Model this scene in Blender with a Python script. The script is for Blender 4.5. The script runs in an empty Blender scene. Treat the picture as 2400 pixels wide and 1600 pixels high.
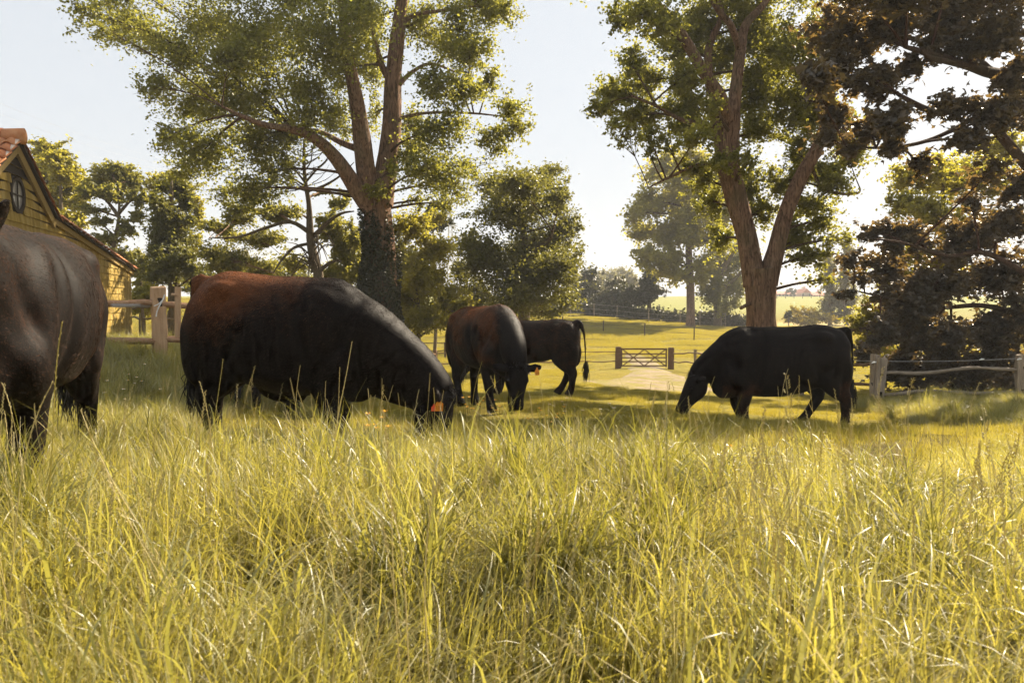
import bpy, bmesh, math, random
import numpy as np
from mathutils import Vector, Matrix, Euler

random.seed(7)
rng = np.random.default_rng(7)
scene = bpy.context.scene
COL = scene.collection
R = math.radians

# ------------------------------------------------------------------ camera
FPX = 1733.0                       # focal length in pixels of the 2400 px wide frame
CAM_Z = 0.78
PITCH = math.atan(82.0 / FPX)      # looking slightly down
cam = bpy.data.cameras.new("camera")
cam.sensor_width = 36.0
cam.lens = 36.0 * FPX / 2400.0
cam.clip_start = 0.05
cam.clip_end = 6000.0
cam.dof.use_dof = True
cam.dof.focus_distance = 6.5
cam.dof.aperture_fstop = 6.5
cam_o = bpy.data.objects.new("camera", cam)
cam_o.location = (0, 0, CAM_Z)
cam_o.rotation_euler = (math.pi / 2 - PITCH, 0, 0)
COL.objects.link(cam_o)
scene.camera = cam_o

# ------------------------------------------------------------------ sky, sun, exposure
SUN_AZ = R(42)                     # clockwise from +Y (view direction) towards +X
SUN_EL = R(38)
world = bpy.data.worlds.new("World")
scene.world = world
world.use_nodes = True
wn = world.node_tree.nodes
wl = world.node_tree.links
wn.clear()
w_out = wn.new("ShaderNodeOutputWorld")
w_bg = wn.new("ShaderNodeBackground")
w_sky = wn.new("ShaderNodeTexSky")
w_sky.sky_type = 'NISHITA'
w_sky.sun_disc = False
w_sky.sun_elevation = SUN_EL
w_sky.sun_rotation = SUN_AZ
w_sky.air_density = 1.0
w_sky.dust_density = 3.0
w_sky.ozone_density = 1.0
# a thin even veil of high cloud whitens the blue
w_mix = wn.new("ShaderNodeMix")
w_mix.data_type = 'RGBA'
w_mix.inputs[0].default_value = 0.90
w_mix.inputs[7].default_value = (4.28, 4.55, 4.85, 1)
wl.new(w_sky.outputs[0], w_mix.inputs[6])
w_bg.inputs[1].default_value = 0.054
wl.new(w_mix.outputs[2], w_bg.inputs[0])
wl.new(w_bg.outputs[0], w_out.inputs[0])

sun = bpy.data.lights.new("sun", 'SUN')
sun.energy = 5.0
sun.angle = R(0.6)
sun.color = (1.0, 0.86, 0.66)
sun_o = bpy.data.objects.new("sun", sun)
SUN_DIR = Vector((math.sin(SUN_AZ) * math.cos(SUN_EL), math.cos(SUN_AZ) * math.cos(SUN_EL), math.sin(SUN_EL)))
sun_o.rotation_euler = (-SUN_DIR).to_track_quat('-Z', 'Y').to_euler()
sun_o.location = (30, 20, 40)
COL.objects.link(sun_o)

scene.view_settings.view_transform = 'Standard'
scene.view_settings.look = 'None'
scene.view_settings.gamma = 1.0
scene.view_settings.use_curve_mapping = False
scene.view_settings.exposure = 1.72
scene.cycles.use_denoising = True
try:
    scene.cycles.denoiser = 'OPENIMAGEDENOISE'
    scene.cycles.denoising_input_passes = 'RGB_ALBEDO_NORMAL'
except Exception:
    pass
scene.cycles.max_bounces = 9
scene.cycles.diffuse_bounces = 5
scene.cycles.glossy_bounces = 1
scene.cycles.transmission_bounces = 7
scene.cycles.volume_bounces = 0
scene.cycles.sample_clamp_indirect = 4.0
scene.cycles.use_adaptive_sampling = True
scene.cycles.adaptive_threshold = 0.02
scene.cycles.adaptive_min_samples = 16

# ------------------------------------------------------------------ helpers
CP, SP = math.cos(PITCH), math.sin(PITCH)
def P(px, py, d):
    """world point seen at photo pixel (px, py) at distance d along +Y"""
    u = (px - 1200.0) / FPX
    v = (800.0 - py) / FPX
    y = CP + v * SP
    z = -SP + v * CP
    k = d / y
    return Vector((u * k, d, CAM_Z + z * k))

def smooth01(t):
    t = np.clip(t, 0.0, 1.0)
    return t * t * (3 - 2 * t)

YK = np.array([-400, 0, 42, 50, 66, 90, 130, 260, 330, 600, 2500], float)
ZK = np.array([12, 0, -2.85, -2.55, -1.75, -0.75, -0.9, 4.3, 4.9, 4.5, 4.0], float)
def ground_z(x, y):
    x = np.asarray(x, float); y = np.asarray(y, float)
    z = np.interp(y, YK, ZK)
    # field leans down to the right beyond the gate
    lean = smooth01((y - 44) / 18) * (1 - smooth01((y - 110) / 60))
    z = z - lean * 0.055 * np.clip(x - 14, -45, 22)
    # bank on the left under the barn and the left fence
    bank = smooth01((-x - 2.2 - 0.06 * y) / 4.0) * smooth01((y - 5.5) / 5.0) * (1 - smooth01((y - 30) / 25))
    z = z + bank * (0.75 + 0.035 * np.clip(y - 12, 0, 16))
    # the ground sinks a little towards the right-hand fence
    z = z - 0.36 * smooth01((x - 1.2) / 5.0) * smooth01((y - 6) / 5.0) * (1 - smooth01((y - 24) / 10.0))
    # gentle lumps
    z = z + 0.05 * np.sin(x * 0.9 + 1.3) * np.sin(y * 0.63 + 0.4) * smooth01((y - 3) / 5)
    z = z + 0.12 * np.sin(x * 0.21 + 0.5) * np.sin(y * 0.17) * smooth01((y - 20) / 30)
    return z
def gz(x, y):
    return float(ground_z(x, y))
def on_ground(px, d):
    """point of the ground straight below pixel column px at distance d"""
    x = (px - 1200.0) / FPX * d * 1.0
    return Vector((x, d, gz(x, d)))

def tag(o, label=None, cat=None, group=None, kind=None):
    if label: o["label"] = label
    if cat: o["category"] = cat
    if group: o["group"] = group
    if kind: o["kind"] = kind
    return o

def link(name, me, mat=None, parent=None, loc=None, smooth=False):
    o = bpy.data.objects.new(name, me)
    COL.objects.link(o)
    if me is not None and mat is not None and len(me.materials) == 0:
        me.materials.append(mat)
    if parent is not None:
        o.parent = parent
    if loc is not None:
        o.location = loc
    if smooth and me is not None:
        me.polygons.foreach_set("use_smooth", np.ones(len(me.polygons), dtype=bool))
    return o

def empty(name, loc=(0, 0, 0), rz=0.0):
    o = bpy.data.objects.new(name, None)
    o.empty_display_size = 0.2
    o.location = loc
    o.rotation_euler = (0, 0, rz)
    COL.objects.link(o)
    return o

def np_mesh(name, verts, faces):
    """verts (N,3); faces (M,k) of one size k, or a list of such arrays"""
    if not isinstance(faces, (list, tuple)):
        faces = [faces]
    faces = [np.asarray(f, np.int32) for f in faces if len(f)]
    me = bpy.data.meshes.new(name)
    verts = np.asarray(verts, np.float32)
    me.vertices.add(len(verts))
    me.vertices.foreach_set("co", verts.ravel())
    nl = sum(f.size for f in faces)
    nf = sum(len(f) for f in faces)
    me.loops.add(nl)
    me.polygons.add(nf)
    li = np.concatenate([f.ravel() for f in faces])
    me.loops.foreach_set("vertex_index", li)
    tot = np.concatenate([np.full(len(f), f.shape[1], np.int32) for f in faces])
    st = np.concatenate([[0], np.cumsum(tot)[:-1]]).astype(np.int32)
    me.polygons.foreach_set("loop_start", st)
    try:
        me.polygons.foreach_set("loop_total", tot)
    except Exception:
        pass
    me.polygons.foreach_set("use_smooth", np.zeros(nf, dtype=bool))
    me.update(calc_edges=True)
    me.validate()
    return me

class MB:
    """collects simple solids into one mesh"""
    def __init__(s):
        s.v = []; s.q = []; s.t = []; s.n = 0
    def add(s, v, q=(), t=()):
        v = np.asarray(v, float)
        for f in q: s.q.append([i + s.n for i in f])
        for f in t: s.t.append([i + s.n for i in f])
        s.v.append(v); s.n += len(v)
    def box(s, c, h, rot=None, taper=1.0):
        c = np.array(c, float); h = np.array(h, float)
        v = []
        for z in (-1, 1):
            k = 1.0 if z < 0 else taper
            for x, y in ((-1, -1), (1, -1), (1, 1), (-1, 1)):
                v.append([x * h[0] * k, y * h[1] * k, z * h[2]])
        v = np.array(v)
        if rot is not None:
            v = v @ np.array(rot.to_3x3()).T
        s.add(v + c, [[0, 3, 2, 1], [4, 5, 6, 7], [0, 1, 5, 4], [1, 2, 6, 5], [2, 3, 7, 6], [3, 0, 4, 7]])
        return s
    def tube(s, pts, rad, n=8, cap=True, wob=0.0, seed=0, flat=1.0):
        pts = [Vector(p) for p in pts]
        rg = random.Random(seed)
        m = len(pts)
        if not hasattr(rad, '__len__'):
            rad = [rad] * m
        prev = None
        base = s.n
        vs = []
        for i, p in enumerate(pts):
            t = (pts[min(i + 1, m - 1)] - pts[max(i - 1, 0)])
            if t.length < 1e-9: t = Vector((0, 0, 1))
            t.normalize()
            if prev is None:
                a = Vector((1, 0, 0)) if abs(t.x) < 0.8 else Vector((0, 1, 0))
                a = (a - t * a.dot(t)).normalized()
            else:
                a = (prev - t * prev.dot(t)).normalized()
            prev = a
            b = t.cross(a)
            for k in range(n):
                an = 2 * math.pi * k / n
                r = rad[i] * (1 + wob * (rg.random() - 0.5) * 2)
                q = p + a * (math.cos(an) * r) + b * (math.sin(an) * r * flat)
                vs.append(q[:])
        qs = []
        for i in range(m - 1):
            for k in range(n):
                k2 = (k + 1) % n
                qs.append([i * n + k, i * n + k2, (i + 1) * n + k2, (i + 1) * n + k])
        ts = []
        if cap:
            vs.append(pts[0][:]); vs.append(pts[-1][:])
            c0, c1 = m * n, m * n + 1
            for k in range(n):
                k2 = (k + 1) % n
                ts.append([c0, k2, k]); ts.append([c1, (m - 1) * n + k, (m - 1) * n + k2])
        s.add(vs, qs, ts)
        return s
    def mesh(s, name):
        return np_mesh(name, np.concatenate(s.v), [np.array(s.q, np.int32).reshape(-1, 4), np.array(s.t, np.int32).reshape(-1, 3)])
    def build(s, name, mat, parent=None, smooth=False):
        return link(name, s.mesh(name), mat, parent, smooth=smooth)

def bez(a, b, c, n):
    return [a * (1 - t) ** 2 + b * 2 * t * (1 - t) + c * t * t for t in [i / (n - 1) for i in range(n)]]

def catmull(pts, rad, sub=6):
    pts = [Vector(p) for p in pts]
    op, orr = [], []
    for i in range(len(pts) - 1):
        p0 = pts[max(i - 1, 0)]; p1 = pts[i]; p2 = pts[i + 1]; p3 = pts[min(i + 2, len(pts) - 1)]
        for k in range(sub):
            t = k / sub
            op.append(0.5 * ((2 * p1) + (p2 - p0) * t + (2 * p0 - 5 * p1 + 4 * p2 - p3) * t * t + (3 * p1 - p0 - 3 * p2 + p3) * t ** 3))
            orr.append(rad[i] * (1 - t) + rad[i + 1] * t)
    op.append(pts[-1]); orr.append(rad[-1])
    return op, orr

# ------------------------------------------------------------------ materials
class NT:
    def __init__(s, name):
        s.m = bpy.data.materials.new(name); s.m.use_nodes = True
        s.n = s.m.node_tree.nodes; s.l = s.m.node_tree.links
        s.n.clear()
        s.out = s.n.new("ShaderNodeOutputMaterial")
    def new(s, t, **kw):
        o = s.n.new(t)
        for k, v in kw.items():
            setattr(o, k, v)
        return o
    def tex(s, kind='Object', scale=(1, 1, 1)):
        c = s.new("ShaderNodeTexCoord")
        mp = s.new("ShaderNodeMapping")
        mp.inputs[3].default_value = scale
        s.l.new(c.outputs[kind], mp.inputs[0])
        return mp.outputs[0]
    def noise(s, vec, scale, detail=4, rough=0.55, dist=0.0):
        n = s.new("ShaderNodeTexNoise")
        n.inputs['Scale'].default_value = scale
        n.inputs['Detail'].default_value = detail
        n.inputs['Roughness'].default_value = rough
        n.inputs['Distortion'].default_value = dist
        if vec is not None: s.l.new(vec, n.inputs['Vector'])
        return n.outputs['Fac']
    def ramp(s, fac, stops):
        r = s.new("ShaderNodeValToRGB")
        els = r.color_ramp.elements
        while len(els) < len(stops): els.new(0.5)
        for e, (p, c) in zip(els, stops):
            e.position = p; e.color = (*c, 1) if len(c) == 3 else c
        s.l.new(fac, r.inputs[0])
        return r.outputs[0]
    def mix(s, fac, a, b, mode='MIX'):
        m = s.new("ShaderNodeMix", data_type='RGBA', blend_type=mode)
        for i, v in ((0, fac), (6, a), (7, b)):
            if isinstance(v, (int, float)): m.inputs[i].default_value = v
            elif isinstance(v, tuple): m.inputs[i].default_value = (*v, 1)
            else: s.l.new(v, m.inputs[i])
        return m.outputs[2]
    def math(s, op, a, b=None):
        m = s.new("ShaderNodeMath", operation=op)
        for i, v in ((0, a), (1, b)):
            if v is None: continue
            if isinstance(v, (int, float)): m.inputs[i].default_value = v
            else: s.l.new(v, m.inputs[i])
        return m.outputs[0]
    def bump(s, h, strength=0.5, dist=0.01):
        b = s.new("ShaderNodeBump")
        b.inputs['Strength'].default_value = strength
        b.inputs['Distance'].default_value = dist
        s.l.new(h, b.inputs['Height'])
        return b.outputs[0]
    def bsdf(s, col, rough=0.6, spec=0.3, normal=None, **kw):
        p = s.new("ShaderNodeBsdfPrincipled")
        if isinstance(col, tuple): p.inputs['Base Color'].default_value = (*col, 1)
        else: s.l.new(col, p.inputs['Base Color'])
        if isinstance(rough, (int, float)): p.inputs['Roughness'].default_value = rough
        else: s.l.new(rough, p.inputs['Roughness'])
        p.inputs['Specular IOR Level'].default_value = spec
        if normal is not None: s.l.new(normal, p.inputs['Normal'])
        for k, v in kw.items():
            p.inputs[k].default_value = v
        return p
    def done(s, shader):
        s.l.new(shader.outputs[0], s.out.inputs[0])
        return s.m

def leaf_mat(name, c1, c2, tr, trans=0.45, rough=0.45, spec=0.35, big=0.25, instrand=False):
    """leaf: two-tone base colour, lets light through with colour tr"""
    t = NT(name)
    if instrand:
        g = t.new("ShaderNodeObjectInfo").outputs['Random']
        g2 = t.new("ShaderNodeNewGeometry").outputs['Random Per Island']
        f = t.math('ADD', t.math('MULTIPLY', g, 0.45), t.math('MULTIPLY', g2, 0.55))
    else:
        f = t.new("ShaderNodeNewGeometry").outputs['Random Per Island']
    nz = t.noise(t.tex('Object'), big, 2)
    f = t.math('ADD', t.math('MULTIPLY', f, 0.7), t.math('MULTIPLY', t.math('SUBTRACT', nz, 0.3), 0.75))
    col = t.ramp(f, [(0.12, c1), (0.85, c2)])
    tcol = t.mix(0.5, col, tr, 'MIX')
    b = t.bsdf(col, rough, spec)
    tl = t.new("ShaderNodeBsdfTranslucent")
    t.l.new(tcol, tl.inputs[0])
    mx = t.new("ShaderNodeMixShader")
    mx.inputs[0].default_value = trans
    t.l.new(b.outputs[0], mx.inputs[1]); t.l.new(tl.outputs[0], mx.inputs[2])
    return t.done(mx)

def bark_mat(name, c1, c2, scale=1.0, bump=0.9):
    t = NT(name)
    v = t.tex('Object', (1, 1, 0.16))
    n1 = t.noise(v, 16 * scale, 6, 0.62, 1.2)
    n2 = t.noise(t.tex('Object'), 1.3, 3)
    col = t.ramp(n1, [(0.34, c1), (0.62, c2)])
    col = t.mix(t.ramp(n2, [(0.45, (0, 0, 0)), (0.72, (0.35, 0.35, 0.35))]), col, (0.10, 0.10, 0.045))
    return t.done(t.bsdf(col, 0.9, 0.1, t.bump(n1, bump, 0.06)))

def wood_mat(name, c1, c2, axis=0, rough=0.8):
    t = NT(name)
    sc = [9, 9, 9]; sc[axis] = 0.7
    v = t.tex('Object', tuple(sc))
    n = t.noise(v, 3.0, 6, 0.6, 0.8)
    n2 = t.noise(t.tex('Object'), 2.2, 3)
    col = t.ramp(n, [(0.3, c1), (0.7, c2)])
    col = t.mix(t.math('MULTIPLY', n2, 0.5), col, tuple(x * 0.55 for x in c1))
    return t.done(t.bsdf(col, rough, 0.2, t.bump(n, 0.6, 0.012)))

def flat_mat(name, col, rough=0.6, spec=0.3, var=0.25, scale=6):
    t = NT(name)
    n = t.noise(t.tex('Object'), scale, 4)
    c = t.mix(n, tuple(x * (1 - var) for x in col), tuple(min(1, x * (1 + var)) for x in col))
    return t.done(t.bsdf(c, rough, spec))

M = {}
M['leaf_poplar'] = leaf_mat('leaf_poplar', (0.085, 0.100, 0.024), (0.21, 0.21, 0.048), (0.56, 0.52, 0.06), 0.52)
M['leaf_poplar2'] = leaf_mat('leaf_poplar_bright', (0.090, 0.104, 0.024), (0.22, 0.22, 0.050), (0.60, 0.55, 0.06), 0.53)
M['leaf_maple'] = leaf_mat('leaf_copper_maple', (0.052, 0.048, 0.039), (0.110, 0.096, 0.074), (0.58, 0.34, 0.045), 0.28, 0.42, 0.5)
M['leaf_dark'] = leaf_mat('leaf_dense_dark', (0.050, 0.060, 0.018), (0.125, 0.128, 0.034), (0.42, 0.38, 0.05), 0.42)
M['leaf_yellow'] = leaf_mat('leaf_sunlit_yellow', (0.14, 0.14, 0.028), (0.30, 0.275, 0.05), (0.70, 0.60, 0.05), 0.52)
M['leaf_mid'] = leaf_mat('leaf_mid', (0.10, 0.115, 0.034), (0.23, 0.22, 0.058), (0.60, 0.53, 0.07), 0.48)
M['leaf_pale'] = leaf_mat('leaf_pale', (0.108, 0.114, 0.048), (0.204, 0.192, 0.078), (0.442, 0.377, 0.104), 0.45)
M['leaf_hedge'] = leaf_mat('leaf_hedge_dark', (0.026, 0.034, 0.014), (0.060, 0.062, 0.024), (0.156, 0.143, 0.026), 0.25)
M['leaf_willow'] = leaf_mat('leaf_willow_pale', (0.20, 0.18, 0.10), (0.30, 0.27, 0.15), (0.35, 0.30, 0.13), 0.3)
M['leaf_gorse'] = leaf_mat('leaf_gorse_yellow', (0.22, 0.17, 0.012), (0.50, 0.36, 0.015), (0.5, 0.36, 0.02), 0.3)
M['leaf_ivy'] = leaf_mat('leaf_ivy', (0.016, 0.020, 0.007), (0.040, 0.040, 0.012), (0.10, 0.09, 0.01), 0.15)
M['bark_big'] = bark_mat('bark_furrowed', (0.050, 0.027, 0.017), (0.27, 0.165, 0.108))
M['bark_grey'] = bark_mat('bark_grey', (0.06, 0.045, 0.03), (0.17, 0.13, 0.09), 2.0, 0.6)
M['bark_copper'] = bark_mat('bark_copper', (0.03, 0.017, 0.012), (0.10, 0.06, 0.045), 2.0, 0.6)
M['twig'] = flat_mat('twig', (0.075, 0.045, 0.025), 0.85, 0.1)
M['twig_pale'] = flat_mat('twig_pale', (0.20, 0.13, 0.08), 0.85, 0.1)
M['twig_copper'] = flat_mat('twig_copper', (0.07, 0.035, 0.024), 0.85, 0.1)
M['wood_grey'] = wood_mat('wood_weathered', (0.16, 0.125, 0.09), (0.38, 0.31, 0.23))
M['wood_new'] = wood_mat('wood_new', (0.42, 0.25, 0.13), (0.62, 0.42, 0.25), 2)
M['wood_rail'] = wood_mat('wood_split_rail', (0.26, 0.13, 0.065), (0.52, 0.34, 0.2))
M['wood_gate'] = wood_mat('wood_gate', (0.10, 0.055, 0.03), (0.24, 0.14, 0.08))
M['wood_post'] = wood_mat('wood_post_weathered', (0.20, 0.155, 0.115), (0.48, 0.39, 0.29), 2)
M['steel'] = flat_mat('steel_wire', (0.35, 0.33, 0.31), 0.45, 0.5)
M['wire_dark'] = flat_mat('wire_dark', (0.10, 0.07, 0.05), 0.6, 0.3)
M['stake'] = flat_mat('stake_dark', (0.06, 0.035, 0.022), 0.8, 0.2)
M['white_plastic'] = flat_mat('white_plastic', (0.75, 0.74, 0.72), 0.4, 0.4, 0.05)
# ------------------------------------------------------------------ the ground
def axis_steps(a, b, s0, grow):
    out = [a]; s = s0
    while out[-1] < b:
        out.append(out[-1] + s); s *= grow
    return out
ys = np.array([-60, -30, -12, -5] + axis_steps(-2, 9, 0.3, 1.0) + axis_steps(9.4, 900, 0.4, 1.045))
xs_p = np.array(axis_steps(0, 8, 0.4, 1.0) + axis_steps(8.4, 650, 0.4, 1.07))
xs = np.concatenate([-xs_p[::-1][:-1], xs_p])
GX, GY = np.meshgrid(xs, ys)
GZ = ground_z(GX, GY)
nx, ny = len(xs), len(ys)
idx = np.arange(nx * ny).reshape(ny, nx)
gf = np.stack([idx[:-1, :-1], idx[:-1, 1:], idx[1:, 1:], idx[1:, :-1]], -1).reshape(-1, 4)
t = NT('pasture')
o1 = t.tex('Object')
big = t.noise(o1, 0.16, 4, 0.6)
mid = t.noise(o1, 1.6, 5, 0.65)
fine = t.noise(o1, 22, 4, 0.7)
grass = t.ramp(mid, [(0.28, (0.12, 0.105, 0.016)), (0.52, (0.22, 0.18, 0.024)), (0.78, (0.32, 0.24, 0.03))])
dry = t.ramp(big, [(0.42, (0, 0, 0)), (0.7, (1, 1, 1))])
grass = t.mix(t.math('MULTIPLY', dry, 0.45), grass, (0.26, 0.19, 0.035))
grass = t.mix(t.ramp(fine, [(0.3, (0.7, 0.7, 0.7)), (0.6, (0, 0, 0))]), grass, (0.05, 0.046, 0.012))
# far hill is a cooler, paler sward; rough straw strip at its foot
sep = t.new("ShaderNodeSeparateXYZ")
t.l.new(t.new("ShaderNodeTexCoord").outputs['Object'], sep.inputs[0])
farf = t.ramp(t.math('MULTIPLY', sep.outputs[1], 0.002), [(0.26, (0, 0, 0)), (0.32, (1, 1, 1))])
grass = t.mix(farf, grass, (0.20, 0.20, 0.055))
strawf = t.ramp(t.math('ADD', t.math('MULTIPLY', sep.outputs[1], 0.002), t.math('MULTIPLY', big, 0.02)),
                [(0.2, (0, 0, 0)), (0.215, (0.8, 0.8, 0.8)), (0.25, (0.8, 0.8, 0.8)), (0.275, (0, 0, 0))])
grass = t.mix(strawf, grass, (0.36, 0.27, 0.12))
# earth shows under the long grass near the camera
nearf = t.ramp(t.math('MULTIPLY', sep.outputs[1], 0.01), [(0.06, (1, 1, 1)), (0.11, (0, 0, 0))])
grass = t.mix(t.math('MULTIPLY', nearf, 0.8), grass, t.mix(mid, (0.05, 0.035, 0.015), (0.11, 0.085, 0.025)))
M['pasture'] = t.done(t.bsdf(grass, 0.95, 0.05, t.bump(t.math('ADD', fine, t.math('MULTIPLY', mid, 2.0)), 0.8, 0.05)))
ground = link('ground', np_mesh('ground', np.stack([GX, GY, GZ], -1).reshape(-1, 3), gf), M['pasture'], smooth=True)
tag(ground, 'sloping green and yellow pasture falling away to the gate and rising behind', 'ground', kind='structure')

# dirt path worn through the gate, draped just above the ground
t = NT('path_earth')
o1 = t.tex('Object')
n1 = t.noise(o1, 2.5, 6, 0.65); n2 = t.noise(o1, 40, 3, 0.7)
pc = t.ramp(n1, [(0.3, (0.17, 0.130, 0.085)), (0.7, (0.38, 0.31, 0.225))])
pc = t.mix(t.ramp(n2, [(0.4, (0.5, 0.5, 0.5)), (0.6, (0, 0, 0))]), pc, (0.10, 0.07, 0.035))
pc = t.mix(t.ramp(t.noise(o1, 0.9, 5, 0.7), [(0.46, (0, 0, 0)), (0.58, (0.85, 0.85, 0.85))]), pc, (0.19, 0.165, 0.035))
M['path'] = t.done(t.bsdf(pc, 0.95, 0.05, t.bump(n2, 0.6, 0.02)))
def path_sheet(name, rows, mat):
    """rows: (y, x0, x1)"""
    vs, fs = [], []
    K = 14
    rg = random.Random(3)
    for (y, a, b) in rows:
        a += rg.uniform(-.25, .25); b += rg.uniform(-.25, .25)
        for k in range(K):
            x = a + (b - a) * k / (K - 1)
            edge = min(k, K - 1 - k) / 3.0
            vs.append((x, y, gz(x, y) + (0.06 if edge >= 1 else -0.03 + 0.09 * edge)))
    for i in range(len(rows) - 1):
        for k in range(K - 1):
            fs.append([i * K + k, i * K + k + 1, (i + 1) * K + k + 1, (i + 1) * K + k])
    return link(name, np_mesh(name, np.array(vs), np.array(fs)), mat, smooth=True)
rows = [(21.6, 3.4, 5.0), (22.6, 2.6, 6.2), (24, 2.4, 7.0), (25.2, 2.2, 7.3), (26.0, 2.4, 7.6), (27, 2.8, 7.6), (28.2, 3.4, 7.5), (29.5, 3.7, 7.4), (31, 4.3, 7.3), (33, 4.9, 7.4), (35.5, 5.4, 7.9),
        (38, 5.9, 8.4), (41, 6.4, 8.8), (43, 6.7, 8.9), (46, 7.0, 8.8), (49, 7.3, 8.5)]
pth = path_sheet('path', rows, M['path'])
tag(pth, 'bare pale earth path worn through the grass to the wooden gate', 'path', kind='structure')

# ------------------------------------------------------------------ foliage generator
def leaf_arrays(cen, size, shape, rg, up_bias=0.35):
    n = len(cen)
    nrm = rg.normal(size=(n, 3)); nrm[:, 2] = np.abs(nrm[:, 2]) + up_bias
    nrm /= np.linalg.norm(nrm, axis=1)[:, None]
    a = rg.normal(size=(n, 3)); a[:, 2] -= 0.5
    a -= nrm * np.sum(a * nrm, 1)[:, None]
    a /= np.linalg.norm(a, axis=1)[:, None] + 1e-9
    b = np.cross(nrm, a)
    if shape == 'oval':
        tpl = np.array([[-0.5, 0, 0], [-0.02, 0.40, 0.09], [0.55, 0, -0.04], [-0.02, -0.40, 0.09]])
        fc = np.array([[0, 1, 2], [0, 2, 3]])
    elif shape == 'lobed':
        tpl = np.array([[-0.42, 0, 0], [-0.12, 0.52, -0.04], [0.10, 0.17, 0.06], [0.64, 0, -0.10], [0.10, -0.17, 0.06], [-0.12, -0.52, -0.04]])
        fc = np.array([[0, 2, 1], [0, 3, 2], [0, 4, 3], [0, 5, 4]])
    else:                       # 'card' small spray of three leaflets
        tpl = np.array([[-0.5, 0.05, 0], [0.0, 0.42, 0.1], [0.35, 0.2, 0], [-0.5, -0.05, 0], [0.1, -0.45, 0.08], [0.35, -0.12, 0], [-0.2, 0, 0], [0.75, 0.14, -.1], [0.75, -0.1, -.05]])
        fc = np.array([[0, 2, 1], [3, 4, 5], [6, 8, 7]])
    k = len(tpl)
    s = size[:, None, None]
    v = cen[:, None, :] + s * (tpl[None, :, 0:1] * a[:, None, :] + tpl[None, :, 1:2] * b[:, None, :] + tpl[None, :, 2:3] * nrm[:, None, :])
    f = fc[None] + (np.arange(n) * k)[:, None, None]
    return v.reshape(-1, 3), f.reshape(-1, 3)

def nearest_on(skel, p, low=0.0):
    """closest skeleton node to p; nodes below p preferred"""
    best = None; bd = 1e9
    for (q, r) in skel:
        d = (q - p).length + max(0.0, q.z - p.z + low) * 1.2
        if d < bd: bd = d; best = (q, r)
    return best

def crown(clumps, skel, nleaf, lsize, rg, shape='oval', twig_r=0.012, branch_r=0.05, per=9, spread=0.24, up_bias=0.35, twl=0.25, flatn=1.0):
    """clumps: (center Vector, (rx, ry, rz), weight). returns leaf verts/faces and a MB with the branches"""
    mb = MB()
    areas = np.array([c[1][0] * c[1][2] * c[2] for c in clumps])
    share = areas / areas.sum()
    cens, sizes = [], []
    for (c, rad, w), sh in zip(clumps, share):
        rad = np.array(rad)
        rm = float(rad.mean())
        q, qr = nearest_on(skel, c, 0.4)
        md = (q + c) * 0.5 + Vector((rg.normal() * .12, rg.normal() * .12, 0.12)) * (c - q).length * 0.6
        br = min(branch_r, qr * 0.7)
        pts = bez(q, md, c, 7)
        mb.tube(pts, [br * (1 - 0.75 * i / 6) + twig_r * 0.5 for i in range(7)], 5, cap=False)
        ntw = max(4, int(per * (0.6 + rm)))
        nl = int(nleaf * sh)
        cnt = np.full(ntw, nl // ntw)
        for i in range(ntw):
            d = rg.normal(size=3); d /= np.linalg.norm(d)
            ln = 0.4 + 0.72 * rg.random()
            tip = np.array(c) + d * rad * ln
            st = pts[rg.integers(3, 7)]
            mid = (np.array(st) + tip) / 2 + np.array([0, 0, 0.10 * rm])
            tp = bez(st, Vector(mid), Vector(tip), 4)
            mb.tube(tp, [twig_r, twig_r * .8, twig_r * .55, twig_r * .3], 3, cap=False)
            # leaves gather along side shoots of the twig
            nsh = max(3, int(6 * rm) + 3)
            tt = twl + (1.05 - twl) * rg.random((cnt[i],)) ** 0.75
            sst = rg.integers(0, nsh, cnt[i])
            sdir = rg.normal(size=(nsh, 3)) * spread * rad * 1.6
            sdir[:, 2] -= 0.06 * rm
            stn = twl + (1.0 - twl) * rg.random(nsh)
            tpos = 0.6 * stn[sst] + 0.4 * tt
            P0, P1, P2 = np.array(tp[0]), mid, np.array(tp[-1])
            pos = (P0 * ((1 - tpos) ** 2)[:, None] + P1 * (2 * tpos * (1 - tpos))[:, None] + P2 * (tpos ** 2)[:, None])
            pos += sdir[sst] * rg.random((cnt[i], 1)) + rg.normal(size=(cnt[i], 3)) * rad * spread * 0.27
            cens.append(pos)
    cens = np.concatenate(cens)
    stray = rg.random(len(cens)) < .06
    cens[stray] += rg.normal(size=(stray.sum(), 3)) * np.mean([c[1][0] for c in clumps]) * .22
    sizes = lsize * (0.7 + 0.6 * rg.random(len(cens)))
    v, f = leaf_arrays(cens, sizes, shape, rg, up_bias)
    return v, f, mb, cens

def px_clumps(lst, d0, rg, depth_r=1.0, dj=1.5):
    """lst: (px, py, rx_px, ry_px[, depth offset[, weight]]) at distance d0"""
    out = []
    for e in lst:
        px, py, rx, ry = e[:4]
        off = e[4] if len(e) > 4 else rg.normal() * dj
        w = e[5] if len(e) > 5 else 1.0
        d = d0 + off
        c = P(px, py, d)
        s = d / FPX
        rr = (rx + ry) / 2 * s * depth_r
        out.append((c, (rx * s, rr, ry * s), w))
    return out

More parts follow.
